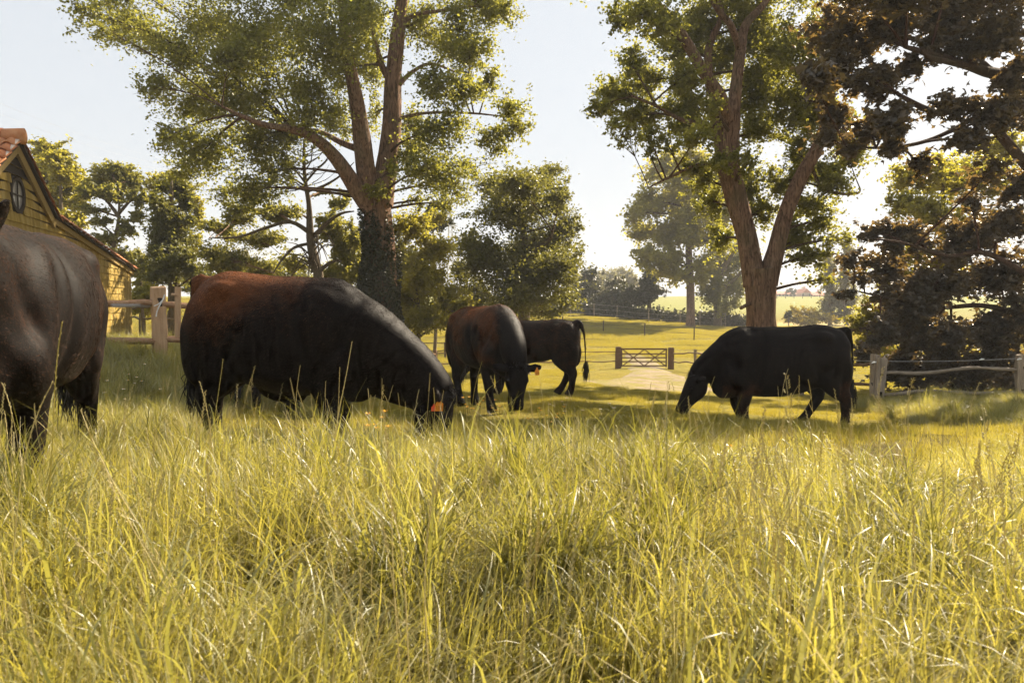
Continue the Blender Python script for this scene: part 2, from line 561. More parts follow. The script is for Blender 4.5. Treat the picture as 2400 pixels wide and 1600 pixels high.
def limb_mesh(pts, rad, n=20, sub=8, bark=0.05, seed=0, flare=0.0):
    """a limb with furrowed bark as real relief"""
    op, orr = catmull(pts, rad, sub)
    m = len(op)
    rg = np.random.default_rng(seed)
    ph = rg.random(12) * 6.28
    L = np.concatenate([[0], np.cumsum([(op[i + 1] - op[i]).length for i in range(m - 1)])])
    prev = None
    V = []
    for i, p in enumerate(op):
        tn = (op[min(i + 1, m - 1)] - op[max(i - 1, 0)]).normalized()
        a = Vector((1, 0, 0)) if prev is None else prev
        a = (a - tn * a.dot(tn)).normalized(); prev = a
        b = tn.cross(a)
        for k in range(n):
            an = 2 * math.pi * k / n
            l = L[i]
            f = (math.sin(an * 9 + 1.3 * math.sin(l * 2.1 + ph[0]) + ph[1]) * 0.5 + math.sin(an * 13 + 1.7 * math.sin(l * 1.7 + ph[2]) + l * .8) * 0.5)
            lump = 0.35 * math.sin(an * 2 + l * .9 + ph[3]) + 0.35 * math.sin(an * 3 - l * 1.1 + ph[4])
            r = orr[i] * (1 + bark * f + bark * 1.1 * lump)
            if flare: r *= 1 + flare * math.exp(-l / 0.5) * (1 + 0.35 * math.sin(an * 5 + ph[5]))
            V.append((p + a * math.cos(an) * r + b * math.sin(an) * r)[:])
    F = []
    for i in range(m - 1):
        for k in range(n):
            k2 = (k + 1) % n
            F.append([i * n + k, i * n + k2, (i + 1) * n + k2, (i + 1) * n + k])
    V.append(op[-1][:]); c1 = m * n
    T = [[c1, (m - 1) * n + k, (m - 1) * n + (k + 1) % n] for k in range(n)]
    return np_mesh('limb', np.array(V), [np.array(F), np.array(T)]), list(zip(op, orr))

def tree(name, label, base, limbs, clumps, nleaf, lsize, leafm, barkm, twigm, seed=1, shape='oval', group=None, cat='tree',
         per=9, spread=0.24, branch_r=0.05, twig_r=0.012, up_bias=0.35, twl=0.25, n=18, bark=0.065, flare=0.25, sub=8, crown_label=None):
    """limbs: list of (points, radii); first one is the trunk"""
    rg = np.random.default_rng(seed)
    root = empty(name, base)
    tag(root, label, cat, group)
    inv = Matrix.Translation(-Vector(base))
    skel = []
    for i, (pts, rad) in enumerate(limbs):
        me, sk = limb_mesh(pts, rad, n=n if i < 4 else max(8, n // 2), sub=sub, bark=bark, seed=seed * 10 + i, flare=flare if i == 0 else 0)
        me.transform(inv)
        link('trunk' if i == 0 else 'limb', me, barkm, root, smooth=True)
        skel += sk[len(sk) // 3:] if i == 0 and len(limbs) > 1 else sk
    if clumps:
        v, f, mb, cens = crown(clumps, skel, nleaf, lsize, rg, shape, twig_r, branch_r, per, spread, up_bias, twl)
        me = np_mesh('crown', v - np.array(base), f)
        c = link('crown', me, leafm, root)
        c["kind"] = "stuff"
        if crown_label: c["label"] = crown_label
        tw = mb.mesh('twigs'); tw.transform(inv)
        tg = link('twigs', tw, twigm, root, smooth=True); tg["kind"] = "stuff"
        return root, c, cens
    return root, None, None

def PL(*pts):
    """polyline of photo pixels at distances: (px, py, d)"""
    return [P(*p) for p in pts]

# ---------------------------------------------------- big poplar on the left (ivy on its trunk)
D1 = 25.0
g1 = on_ground(897, D1)
def base_pt(px, d): return on_ground(px, d)
l_tr = ([g1 + Vector((0, 0, -0.2)), P(897, 700, D1), P(893, 600, D1), P(888, 520, D1), P(880, 460, D1)], [0.62, 0.50, 0.47, 0.46, 0.46])
l_right = (PL((893, 480, D1), (905, 400, D1 + .2), (917, 300, D1 + .3), (922, 180, D1 + .3), (935, 60, D1 + .3), (948, -60, D1 + .4), (950, -220, D1 + .4)), [0.40, 0.36, 0.33, 0.26, 0.22, 0.16, 0.06])
l_mid = (PL((874, 480, D1 - .1), (858, 400, D1 - .4), (845, 300, D1 - .8), (832, 220, D1 - 1.2), (815, 120, D1 - 1.5), (800, -20, D1 - 1.8), (790, -160, D1 - 2)), [0.36, 0.32, 0.27, 0.22, 0.16, 0.12, 0.05])
l_left = (PL((868, 490, D1 - .2), (835, 440, D1 - .5), (790, 375, D1 - 1), (745, 330, D1 - 1.6), (690, 305, D1 - 2.2), (610, 290, D1 - 2.8), (520, 250, D1 - 3.2)), [0.30, 0.27, 0.22, 0.17, 0.12, 0.08, 0.03])
l_l2 = (PL((838, 350, D1 - .5), (800, 335, D1 - .4), (750, 310, D1 + .2), (690, 300, D1 + .8)), [0.12, 0.1, 0.08, 0.05])
l_r2 = (PL((915, 190, D1 + .3), (895, 155, D1 + .2), (885, 120, D1 - .1), (870, 60, D1 - .4)), [0.14, 0.11, 0.08, 0.04])
l_r3 = (PL((935, 200, D1 + .3), (965, 170, D1 + .6), (1010, 150, D1 + 1), (1070, 170, D1 + 1.5)), [0.09, 0.07, 0.05, 0.03])
l_r4 = (PL((925, 280, D1 + .3), (1000, 265, D1 + .2), (1110, 266, D1 - .2), (1190, 275, D1 - .4)), [0.07, 0.05, 0.035, 0.015])
l_r5 = (PL((936, 60, D1 + .3), (975, 35, D1 + .2), (1040, 25, D1), (1110, 15, D1)), [0.10, 0.07, 0.05, 0.03])
c1 = [(200, 30, 50, 42), (250, 10, 55, 45), (290, 60, 75, 55), (240, 75, 40, 25), (390, 110, 85, 65), (350, 205, 45, 48), (440, 235, 90, 75), (380, 330, 40, 50), (425, 400, 50, 45), (480, 350, 80, 75),
      (510, 455, 34, 42), (570, 440, 55, 60), (600, 340, 95, 80), (650, 400, 50, 60, 1), (560, 200, 120, 100), (600, 70, 130, 100), (470, 40, 90, 70), (540, 130, 80, 60, -3),
      (760, 90, 130, 110, -2.5), (730, 230, 95, 95, -2), (680, 310, 60, 40, 1), (840, 60, 60, 70, 3.0), (870, 160, 50, 55, 3.0), (850, 10, 80, 60, -2),
      (1000, 60, 85, 70), (1080, 70, 80, 65), (1170, 30, 60, 45), (1130, 10, 80, 45), (1100, 130, 75, 60), (1020, 190, 70, 55), (1150, 170, 40, 35), (1085, 215, 70, 45),
      (1195, 250, 45, 40), (1215, 300, 35, 45), (1150, 335, 60, 42), (1050, 300, 80, 65), (980, 300, 40, 55, 2), (1000, 400, 80, 60), (1075, 430, 62, 50), (1060, 475, 35, 30), (965, 350, 40, 50),
      (1120, 390, 50, 35, 1, .6), (990, 470, 35, 25, 1, .6), (880, 440, 38, 26, -1.0), (925, 400, 22, 40, -1.0, .6), (800, 290, 40, 60, 2.5), (790, 170, 60, 60, 2.5), (870, 270, 22, 70, 3, .6),
      (400, -80, 150, 80), (620, -110, 160, 90), (820, -120, 150, 90), (1010, -100, 140, 80), (1150, -60, 80, 60), (250, -70, 80, 60), (700, -20, 120, 70),
      (500, -250, 180, 110, 0, .4), (750, -270, 190, 120, 0, .4), (1000, -240, 160, 110, 0, .4), (650, -420, 170, 110, 0, .4), (880, -430, 170, 110, 0, .4), (760, -570, 120, 90, 0, .4)]
rgA = np.random.default_rng(11)
T1, T1c, T1cen = tree('poplar_tree', 'tall spreading poplar with several brown stems and ivy at its foot, behind the brown-backed bull', g1,
          [l_tr, l_right, l_mid, l_left, l_l2, l_r2, l_r3, l_r4, l_r5], px_clumps(c1, D1, rgA), 175000, 0.094, M['leaf_poplar'], M['bark_big'], M['twig'], seed=3, per=11, n=28, sub=14)
# ivy sheath on the lower trunk
rg = np.random.default_rng(5)
nI = 15000
iv_t = rg.random(nI) ** 0.8
iv_a = rg.random(nI) * 6.283
top_h = 1.0 - 0.30 * (0.5 + 0.5 * np.cos(iv_a - 0.9)) + .10 * np.sin(iv_a * 7) + .08 * rg.normal(size=nI)
p_lo = np.array(g1); p_hi = np.array(P(886, 515, D1))
tt = iv_t * top_h
ax = p_lo[None] + (p_hi - p_lo)[None] * tt[:, None]
rr = (0.52 + 0.20 * (1 - tt) + 0.09 * np.sin(iv_a * 3 + tt * 9)) * (0.88 + .30 * rg.random(nI))
cI = ax + np.stack([np.cos(iv_a) * rr, np.sin(iv_a) * rr, np.zeros(nI)], -1)
v, f = leaf_arrays(cI, 0.10 * (0.7 + .6 * rg.random(nI)), 'oval', rg, 0.1)
o = link('ivy', np_mesh('ivy', v - np.array(g1), f), M['leaf_ivy'], T1); o["kind"] = "stuff"

# ---------------------------------------------------- big poplar on the right
D2 = 22.0
g2 = on_ground(1783, D2)
t_tr = ([g2 + Vector((0, 0, -.2)), P(1783, 790, D2), P(1783, 740, D2), P(1783, 680, D2), P(1782, 630, D2)], [0.52, 0.42, 0.40, 0.44, 0.46])
t_l = (PL((1770, 670, D2), (1757, 590, D2), (1738, 500, D2), (1715, 400, D2 - .1), (1714, 330, D2 - .1), (1716, 270, D2 - .2)), [0.34, 0.29, 0.26, 0.24, 0.23, 0.22])
t_l_r = (PL((1716, 285, D2 - .2), (1726, 200, D2 - .1), (1734, 130, D2), (1748, 60, D2 + .2), (1790, 10, D2 + .5), (1830, -60, D2 + 1), (1860, -160, D2 + 1)), [0.20, 0.17, 0.155, 0.13, 0.10, 0.08, 0.04])
t_l_l = (PL((1714, 290, D2 - .2), (1690, 230, D2 - .5), (1650, 170, D2 - .8), (1615, 110, D2 - 1.0), (1575, 50, D2 - 1.2), (1530, 0, D2 - 1.4), (1480, -80, D2 - 1.8)), [0.19, 0.165, 0.155, 0.145, 0.13, 0.11, 0.05])
t_b = (PL((1745, 560, D2 + .5), (1712, 450, D2 + .7), (1695, 380, D2 + .8), (1684, 300, D2 + .9), (1668, 230, D2 + 1.1), (1660, 120, D2 + 1.3), (1690, 30, D2 + 1.5), (1650, -60, D2 + 1.6)), [0.22, 0.21, 0.20, 0.19, 0.15, 0.12, 0.1, 0.05])
t_r = (PL((1796, 665, D2), (1818, 590, D2 - .1), (1842, 500, D2 - .2), (1880, 410, D2 - .3), (1915, 345, D2 - .3), (1938, 270, D2 - .4), (1942, 200, D2 - .4), (1950, 90, D2 - .5)), [0.34, 0.26, 0.22, 0.20, 0.17, 0.12, 0.10, 0.05])
t_r2 = (PL((1735, 120, D2), (1712, 60, D2 - .4), (1680, 20, D2 - .6), (1650, -40, D2 - .6)), [0.11, 0.1, 0.08, 0.05])
t_s1 = (PL((1690, 300, D2 + .8), (1640, 290, D2 + .4), (1590, 278, D2), (1540, 250, D2 - .5), (1480, 225, D2 - 1)), [0.10, 0.08, 0.06, 0.045, 0.02])
t_s2 = (PL((1700, 390, D2 + .6), (1640, 385, D2 + .3), (1570, 415, D2), (1520, 440, D2)), [0.06, 0.05, 0.04, 0.015])
t_dead = (PL((1900, 385, D2), (1925, 440, D2 + .4), (1960, 452, D2 + .4), (1990, 455, D2 + .4), (2012, 452, D2 + .4), (2016, 442, D2 + .4)), [0.05, 0.05, 0.045, 0.045, 0.035, 0.02])
t_stub = (PL((1772, 706, D2), (1750, 715, D2 - .3), (1737, 722, D2 - .5)), [0.07, 0.055, 0.05])
c2 = [(1400, 255, 42, 22), (1440, 215, 55, 50), (1495, 265, 70, 50), (1475, 140, 42, 42), (1500, 190, 55, 45), (1520, 50, 70, 60), (1450, 35, 42, 42), (1450, 300, 45, 22), (1520, 315, 28, 25), (1590, 245, 75, 55),
      (1560, 330, 30, 22, 0, .6), (1520, 355, 22, 16, 0, .6), (1580, 120, 60, 55, 1.8), (1640, 60, 70, 60, 1.8), (1690, 130, 55, 60, 2.2), (1780, 70, 90, 80, 2), (1850, 110, 80, 75), (1790, 200, 60, 60, 1.5), (1860, 240, 75, 70),
      (1790, 310, 60, 55, 1.5), (1870, 345, 40, 45, 1.5), (1668, 250, 28, 40, -1.5), (1640, 310, 55, 40), (1690, 375, 40, 38, -1.0), (1950, 410, 60, 50), (1900, 480, 50, 45, 1), (1850, 545, 40, 42, 1),
      (1985, 350, 55, 45, 1), (1910, 600, 50, 34, 0), (1975, 560, 40, 30, 0, .6), (1940, 655, 36, 22, 0, .5), (1765, 430, 40, 55, 1.8), (1800, 500, 34, 50, 1.8), (1660, 470, 40, 50, 1.8), (1620, 400, 40, 30, .5),
      (1755, 380, 30, 40, -1.2, .6), (1700, -70, 110, 70), (1500, -70, 110, 70), (1850, -60, 110, 80), (1930, 60, 60, 60, 1), (1720, 10, 70, 60, 2), (1690, 560, 34, 55, 1.8, .8), (1600, 180, 50, 50, -1.6), (1830, 420, 50, 50, 1.5), (1900, 260, 60, 60, 1.5), (1960, 300, 50, 50, 1.2), (1820, 170, 60, 60, 2.2), (1900, 400, 50, 40, 1.6), (1930, 520, 40, 30, .8), (1880, 560, 40, 30, .6), (1760, 250, 36, 60, 2.2), (1640, 420, 40, 36, 1.2), (1600, 300, 50, 34, 1),
      (1550, -210, 140, 100, 0, .45), (1750, -220, 160, 110, 0, .45), (1930, -190, 120, 100, 0, .45), (1650, -370, 150, 100, 0, .45), (1830, -370, 150, 100, 0, .45), (1740, -510, 120, 90, 0, .45)]
rgB = np.random.default_rng(12)
T2, T2c, T2cen = tree('poplar_tree', 'tall forked poplar with furrowed trunk directly behind the lone black cow on the right', g2,
          [t_tr, t_l, t_r, t_b, t_l_r, t_l_l, t_r2, t_s1, t_s2, t_dead, t_stub], px_clumps(c2, D2, rgB), 170000, 0.089, M['leaf_poplar2'], M['bark_big'], M['twig'], seed=4, per=11, n=28, sub=14, flare=0.3)

# ---------------------------------------------------- copper maple on the right edge
D3 = 19.0
g3 = Vector((15.4, 19.6, gz(15.4, 19.6)))
m_tr = ([g3 + Vector((0, 0, -.2)), g3 + Vector((-.05, 0, 2)), g3 + Vector((-.2, 0, 4.5)), g3 + Vector((-.35, 0, 8)), g3 + Vector((-.5, 0, 12))], [0.55, 0.42, 0.36, 0.26, 0.1])
m1 = ([g3 + Vector((-.3, 0, 5.6)), P(2385, 210, 18.6), P(2300, 165, 18), P(2190, 130, 17.4), P(2120, 110, 17)], [0.2, 0.16, 0.12, 0.08, 0.04])
m2 = ([g3 + Vector((-.2, 0, 4.8)), P(2330, 180, 18.3), P(2265, 155, 17.6), P(2180, 135, 17.2), P(2160, 115, 17)], [0.16, 0.1, 0.08, 0.05, 0.03])
m3 = ([g3 + Vector((-.2, 0, 4.2)), P(2290, 260, 18), P(2200, 265, 17.2), P(2120, 230, 16.6), P(2080, 200, 16.4)], [0.15, 0.1, 0.08, 0.05, 0.02])
m4 = ([g3 + Vector((-.1, 0, 2.2)), P(2330, 600, 19.2), P(2220, 600, 19), P(2120, 570, 18.8), P(2050, 560, 18.8)], [0.12, 0.07, 0.05, 0.035, 0.02])
m5 = ([g3 + Vector((-.1, 0, 1.6)), P(2330, 720, 19.6), P(2200, 720, 19.6), P(2090, 700, 19.4), P(2000, 680, 19.2)], [0.12, 0.07, 0.05, 0.035, 0.015])
m6 = ([P(2330, 250, 18.2), P(2200, 320, 17.6), P(2100, 345, 17.2), P(1985, 345, 16.9)], [0.07, 0.05, 0.04, 0.015])
c3u = [(1945, 60, 70, 62), (1905, 170, 40, 45), (1960, 150, 60, 55), (2035, 190, 66, 60), (1945, 260, 42, 48), (2080, 60, 80, 60), (2190, 40, 90, 58), (2330, 60, 85, 70), (2090, 280, 60, 36), (1930, 320, 24, 40),
       (2030, 300, 55, 34), (2240, 250, 70, 36), (2340, 270, 80, 60), (2190, 110, 60, 34), (2380, 170, 50, 60), (2290, 330, 75, 32), (2090, 350, 45, 26), (1985, 350, 34, 26, 0, .7), (2000, 90, 60, 60, 1.5),
       (2130, 160, 46, 34, 1), (2270, 120, 60, 34, 0.5, .6), (2120, -50, 140, 60), (2330, -50, 130, 70), (1980, -30, 70, 60), (2160, 395, 36, 36, 0, .6), (2330, 390, 60, 24, 0, .6), (2150, -190, 150, 100, 0, .7), (2380, -200, 160, 110, 0, .8), (2270, -360, 150, 100, 0, .6), (2540, 80, 110, 110, 1, .4), (2560, 330, 120, 120, 1, .4)]
c3l = [(2050, 545, 50, 34), (2125, 560, 70, 50), (2080, 625, 70, 50), (2000, 605, 36, 26, 0, .6), (2240, 570, 90, 60), (2350, 520, 70, 66), (2340, 645, 90, 70), (2200, 660, 90, 60), (2090, 705, 62, 46), (2060, 780, 48, 40),
       (2180, 790, 100, 54), (2320, 780, 100, 62), (2250, 870, 130, 34, 1), (2110, 860, 60, 32, 1), (2380, 880, 60, 34, 1), (1975, 690, 34, 16, -.5, .5), (2390, 430, 40, 60), (2270, 470, 50, 26, 0, .5), (2150, 720, 60, 40), (2390, 730, 40, 60),
       (2020, 650, 40, 22, 0, .5), (2030, 840, 46, 30, 1.5), (2080, 890, 60, 26, 1.5), (2160, 900, 70, 26, 1.5), (2270, 905, 80, 26, 1.5), (2370, 905, 60, 26, 1.5), (2220, 830, 70, 40, .5), (2120, 760, 60, 44, .5), (2330, 850, 70, 40, .5)]
rgC = np.random.default_rng(13)
cl3 = px_clumps(c3u, 17.0, rgC, 1.0, 0.9) + px_clumps(c3l, 19.4, rgC, 1.0, 0.5)
T3, T3c, T3cen = tree('copper_maple', 'dark copper-leaved maple hanging over the rail fence at the right edge', g3,
          [m_tr, m1, m2, m3, m4, m5, m6], cl3, 74000, 0.155, M['leaf_maple'], M['bark_copper'], M['twig_copper'], seed=5, shape='lobed', per=12, n=16, sub=8, spread=0.2, up_bias=0.6, branch_r=.03)
# the 300 leaves of the maple that show largest are leaves of their own
def maple_leaf_mesh():
    tpl = [(-0.45, 0, 0), (-0.42, 0.33, 0.0), (-0.08, 0.24, 0.05), (0.06, 0.58, -0.05), (0.2, 0.17, 0.05), (0.66, 0, -0.12),
           (0.2, -0.17, 0.05), (0.06, -0.58, -0.05), (-0.08, -0.24, 0.05), (-0.42, -0.33, 0.0)]
    fc = [[0, 2, 1], [0, 4, 2], [2, 4, 3], [0, 6, 4], [4, 6, 5], [0, 8, 6], [8, 7, 6], [0, 9, 8]]
    me = np_mesh('leaf', np.array(tpl), np.array(fc))
    me.materials.append(M['leaf_maple'])
    return me
mlm = maple_leaf_mesh()
front = np.argsort(np.linalg.norm(T3cen - np.array([0, 0, CAM_Z]), axis=1)[:])
pp = T3cen[front]
inview = (np.abs(pp[:, 0]) < 0.69 * pp[:, 1]) & (pp[:, 2] < CAM_Z + 0.41 * pp[:, 1])
pp = pp[inview][:1500:5]
rl = random.Random(4)
for q in pp:
    o = bpy.data.objects.new('leaf', mlm)
    o.parent = T3c
    s = rl.uniform(0.19, 0.27)
    o.scale = (s, s, s)
    o.rotation_euler = (rl.gauss(0, .6), rl.gauss(0.3, .5), rl.uniform(0, 6.28))
    o.location = Vector(q) - g3 + Vector((rl.gauss(0, .06), -0.05, rl.gauss(0, .06)))
    COL.objects.link(o)

# ---------------------------------------------------- trees of the middle distance
def simple_tree(name, label, px, d, top_py, lst, nleaf, lsize, leafm, seed, trunk_r=0.2, group=None, barkm='bark_grey', twigm='twig',
                limbs=None, cat='tree', per=8, spread=0.25, dj=1.2, branch_r=0.05, shape='oval', up_bias=.35, twl=.3, trunk_top=None, lean=0, depth_r=1.0):
    g = on_ground(px, d)
    rgx = np.random.default_rng(seed)
    tops = P(px + lean, top_py, d)
    hh = tops.z - g.z
    tr = ([g + Vector((0, 0, -.2)), g + (tops - g) * 0.25 + Vector((.04 * hh * rgx.normal() * .3, 0, 0)), g + (tops - g) * 0.55 + Vector((.03 * hh * rgx.normal() * .5, 0, 0)), g + (tops - g) * 0.8, tops],
          [trunk_r, trunk_r * .84, trunk_r * .7, trunk_r * .4, trunk_r * .12])
    return tree(name, label, g, [tr] + (limbs or []), px_clumps(lst, d, rgx, depth_r, dj), nleaf, lsize, M[leafm], M[barkm], M[twigm], seed=seed, group=group, cat=cat,
                per=per, spread=spread, branch_r=branch_r, n=10, sub=4, flare=.2, shape=shape, up_bias=up_bias, twl=twl)

simple_tree('bushy_tree', 'dense dark green rounded tree behind the two young cattle grazing together', 1225, 32, 430,
    [(1210, 430, 80, 42), (1290, 405, 34, 26), (1150, 430, 42, 42), (1310, 450, 32, 36), (1200, 500, 105, 55), (1130, 610, 72, 60), (1095, 570, 34, 40), (1245, 590, 100, 70), (1325, 545, 40, 44), (1350, 520, 22, 24),
     (1310, 640, 62, 62), (1210, 690, 110, 48), (1115, 690, 50, 50), (1330, 700, 40, 30), (1160, 735, 60, 26), (1275, 735, 50, 22), (1290, 480, 50, 40, 1), (1345, 610, 28, 50), (1075, 640, 26, 40), (1250, 420, 60, 30), (1230, 650, 80, 60, -1.5)],
    68000, 0.112, 'leaf_dark', 21, trunk_r=.32, limbs=[(PL((1225, 640, 32), (1255, 590, 31), (1285, 565, 30.2), (1295, 545, 30)), [.16, .12, .1, .04])], per=14, spread=.24, dj=1.6, depth_r=1.2)
simple_tree('sunlit_shrub', 'tall yellow-green sunlit shrub between the ivy trunk and the dark bushy tree', 985, 28, 520,
    [(960, 540, 50, 44), (1010, 570, 44, 50), (940, 610, 42, 60), (1000, 640, 62, 60), (960, 700, 70, 54), (1050, 700, 44, 40), (1090, 720, 26, 34), (980, 750, 70, 34), (1030, 510, 24, 26, 3, .6), (1060, 750, 46, 26), (930, 680, 34, 50)],
    44000, 0.098, 'leaf_yellow', 22, trunk_r=.12, per=13, dj=1.0, cat='shrub')
simple_tree('sunlit_shrub', 'low green shrub just left of the ivy-clad trunk', 815, 29, 560,
    [(815, 600, 36, 44), (835, 560, 24, 34), (800, 640, 44, 40), (840, 640, 24, 50), (770, 640, 30, 30)], 14000, 0.10, 'leaf_mid', 23, trunk_r=.09, dj=.8, cat='shrub')
simple_tree('dark_spire_tree', 'dark narrow treetop showing above the sunlit shrub', 1015, 45, 480,
    [(1012, 490, 14, 18), (1020, 510, 22, 18), (1040, 515, 20, 14), (1015, 535, 30, 18)], 5000, 0.14, 'leaf_hedge', 24, trunk_r=.12, dj=.5)
# left group
simple_tree('round_tree', 'round yellow-green tree standing right behind the barn roof', 142, 40, 350,
    [(110, 360, 40, 28), (150, 390, 46, 34), (100, 410, 34, 34), (170, 430, 30, 30), (130, 460, 50, 30), (190, 470, 24, 24), (150, 510, 46, 24, 0, .8), (110, 500, 34, 26), (190, 520, 24, 22, 0, .7)],
    26000, 0.17, 'leaf_yellow', 25, trunk_r=.2, per=10, dj=1.0, limbs=[(PL((150, 520, 40), (175, 490, 40), (195, 470, 40)), [.09, .06, .03])])
simple_tree('flat_topped_tree', 'flat-topped tree with forking bare trunk between barn roof and ivy column', 285, 36, 430,
    [(270, 405, 46, 24), (230, 430, 40, 22), (310, 425, 34, 24), (205, 450, 26, 20), (260, 455, 40, 22), (330, 460, 20, 24), (210, 490, 28, 14, 0, .6), (320, 510, 26, 18, 0, .6), (235, 520, 26, 14, 0, .6), (300, 540, 30, 20, 0, .6), (240, 560, 34, 20, 0, .7), (295, 600, 24, 24, 0, .7)],
    24000, 0.13, 'leaf_mid', 26, trunk_r=.17, per=9, dj=1.0, limbs=[(PL((280, 510, 36), (250, 470, 36), (225, 450, 36)), [.1, .07, .03]), (PL((278, 500, 36), (305, 470, 36), (320, 450, 36)), [.09, .06, .03])], lean=-8)
simple_tree('ivy_column_tree', 'tall dark tree wrapped in ivy like a column left of the bull', 402, 31, 420,
    [(400, 440, 46, 32), (365, 470, 28, 34), (435, 470, 22, 30), (395, 510, 50, 44), (380, 570, 44, 50), (425, 560, 36, 46), (400, 630, 56, 44), (445, 520, 18, 18, 0, .5), (430, 610, 34, 34), (370, 640, 30, 34), (460, 640, 26, 34)],
    33000, 0.112, 'leaf_dark', 27, trunk_r=.3, per=12, dj=.7)
simple_tree('pale_top_tree', 'pale yellow-green tree crown rising behind the ivy column', 420, 38, 420,
    [(400, 425, 46, 26), (440, 450, 34, 34), (465, 500, 20, 30, 0, .6), (355, 425, 24, 22, 0, .6), (455, 560, 22, 30, 0, .6)], 10000, 0.13, 'leaf_yellow', 28, trunk_r=.16, dj=.8)
# half dead tree over the bull's back
dD = 27.0
gD = on_ground(748, dD)
dead = [([gD + Vector((0, 0, -.2)), P(748, 660, dD), P(735, 600, dD), P(728, 555, dD), P(724, 480, dD), P(715, 420, dD), P(712, 350, dD), P(718, 310, dD)], [.22, .19, .17, .15, .09, .075, .05, .02]),
        (PL((728, 560, dD), (770, 520, dD), (800, 500, dD - .4), (830, 495, dD - .6)), [.09, .07, .05, .02]),
        (PL((726, 545, dD), (680, 520, dD - .5), (620, 535, dD - 1), (560, 555, dD - 1.3), (490, 558, dD - 1.4)), [.09, .07, .055, .04, .015]),
        (PL((730, 570, dD), (690, 580, dD - .4), (660, 610, dD - .6), (640, 640, dD - .7)), [.06, .05, .04, .02]),
        (PL((742, 640, dD), (775, 615, dD - .3), (800, 610, dD - .3)), [.09, .06, .03]),
        (PL((716, 450, dD), (760, 435, dD), (800, 410, dD), (830, 380, dD)), [.055, .05, .035, .012]),
        (PL((714, 430, dD), (740, 400, dD), (765, 375, dD), (775, 350, dD)), [.05, .035, .025, .008]),
        (PL((713, 425, dD), (690, 395, dD), (675, 370, dD), (668, 340, dD)), [.04, .03, .02, .008]),
        (PL((713, 435, dD), (680, 415, dD), (650, 410, dD), (620, 395, dD)), [.04, .03, .02, .008]),
        (PL((714, 445, dD), (685, 425, dD), (640, 430, dD)), [.03, .022, .008]),
        (PL((714, 400, dD), (728, 380, dD), (733, 350, dD), (745, 330, dD)), [.03, .022, .015, .006])]
rgD = random.Random(9)
for k in range(26):
    bx = rgD.uniform(640, 800); by = rgD.uniform(560, 660)
    a = P(735 + rgD.uniform(-12, 12), rgD.uniform(545, 640), dD)
    e = P(bx, by, dD + rgD.uniform(-1, 1))
    m = (a + e) * .5 + Vector((0, 0, rgD.uniform(0.05, .35)))
    dead.append(([a, m, e + Vector((0, 0, -.1))], [.03, .02, .008]))
for k in range(22):
    a = P(714 + rgD.uniform(-2, 2), rgD.uniform(350, 450), dD)
    sx = rgD.choice((-1, 1))
    e = a + Vector((sx * rgD.uniform(.4, 1.3), rgD.uniform(-.6, .6), rgD.uniform(.3, .9)))
    m = (a + e) * .5 + Vector((sx * .12, 0, -.06))
    dead.append(([a, m, e], [.018, .012, .004]))
rgE = np.random.default_rng(31)
tree('half_dead_tree', 'half-dead tree with bare upper twigs rising behind the back of the bull', gD, dead,
     px_clumps([(640, 500, 50, 26), (560, 500, 46, 30), (600, 560, 70, 30, 0, .8), (520, 540, 40, 34), (540, 610, 60, 34), (620, 630, 60, 26), (690, 500, 30, 20, 0, .6), (780, 530, 40, 40), (810, 570, 26, 40), (690, 620, 40, 26, 0, .7), (780, 640, 30, 18), (760, 450, 22, 14, 0, .6), (800, 470, 26, 26), (480, 610, 26, 44), (590, 460, 40, 18, 0, .6)], dD + 1, rgE, 1.0, 1.2),
     30000, 0.10, M['leaf_mid'], M['bark_grey'], M['twig_pale'], seed=32, per=10, n=10, sub=4, spread=.22)
# low thicket behind the left fence
for k, (px, py, rx, ry, d, lf, lab) in enumerate([(340, 690, 40, 34, 30, 'leaf_yellow', 'small yellow-green bush just behind the big pale fence post'), (330, 620, 26, 36, 34, 'leaf_mid', 'loose green bush beyond the low end of the barn roof'),
        (480, 650, 60, 30, 36, 'leaf_dark', 'dark bush low behind the rump of the bull'), (660, 640, 80, 36, 38, 'leaf_dark', 'broad dark bush in the gap below the half-dead tree'), (560, 620, 50, 40, 46, 'leaf_pale', 'pale bush far back behind the bull, seen through dead branches')]):
    simple_tree('bush', lab, px, d, py - ry, [(px, py, rx, ry), (px - rx * .5, py + ry * .4, rx * .6, ry * .7), (px + rx * .5, py + ry * .5, rx * .6, ry * .6), (px, py + ry, rx, ry * .6)], 9000, 0.11, lf, 40 + k, trunk_r=.06, dj=.8, cat='bush', group=None)

# right background
simple_tree('yellow_green_tree', 'bright yellow-green tree glowing behind the copper maple', 2210, 27, 380,
    [(2150, 400, 70, 50), (2250, 420, 70, 50), (2330, 420, 60, 50), (2200, 500, 80, 44), (2110, 480, 34, 40), (2370, 350, 40, 40), (2300, 520, 70, 40), (2160, 600, 60, 50, 0, .6), (2100, 650, 50, 50, 0, .6), (2220, 620, 70, 50, 0, .6)],
    38000, 0.115, 'leaf_yellow', 51, trunk_r=.2, per=12, dj=1.2)
simple_tree('yellow_bush', 'low yellow bush glowing behind the fence post and the tail of the lone cow', 2050, 25, 740,
    [(2040, 740, 40, 34), (2070, 790, 50, 40), (2030, 800, 30, 40), (2110, 830, 50, 40), (2000, 760, 26, 26)], 15000, 0.09, 'leaf_yellow', 52, trunk_r=.06, dj=.6, cat='bush')
def far_tree(*a, **k):
    return simple_tree(*a, **k)
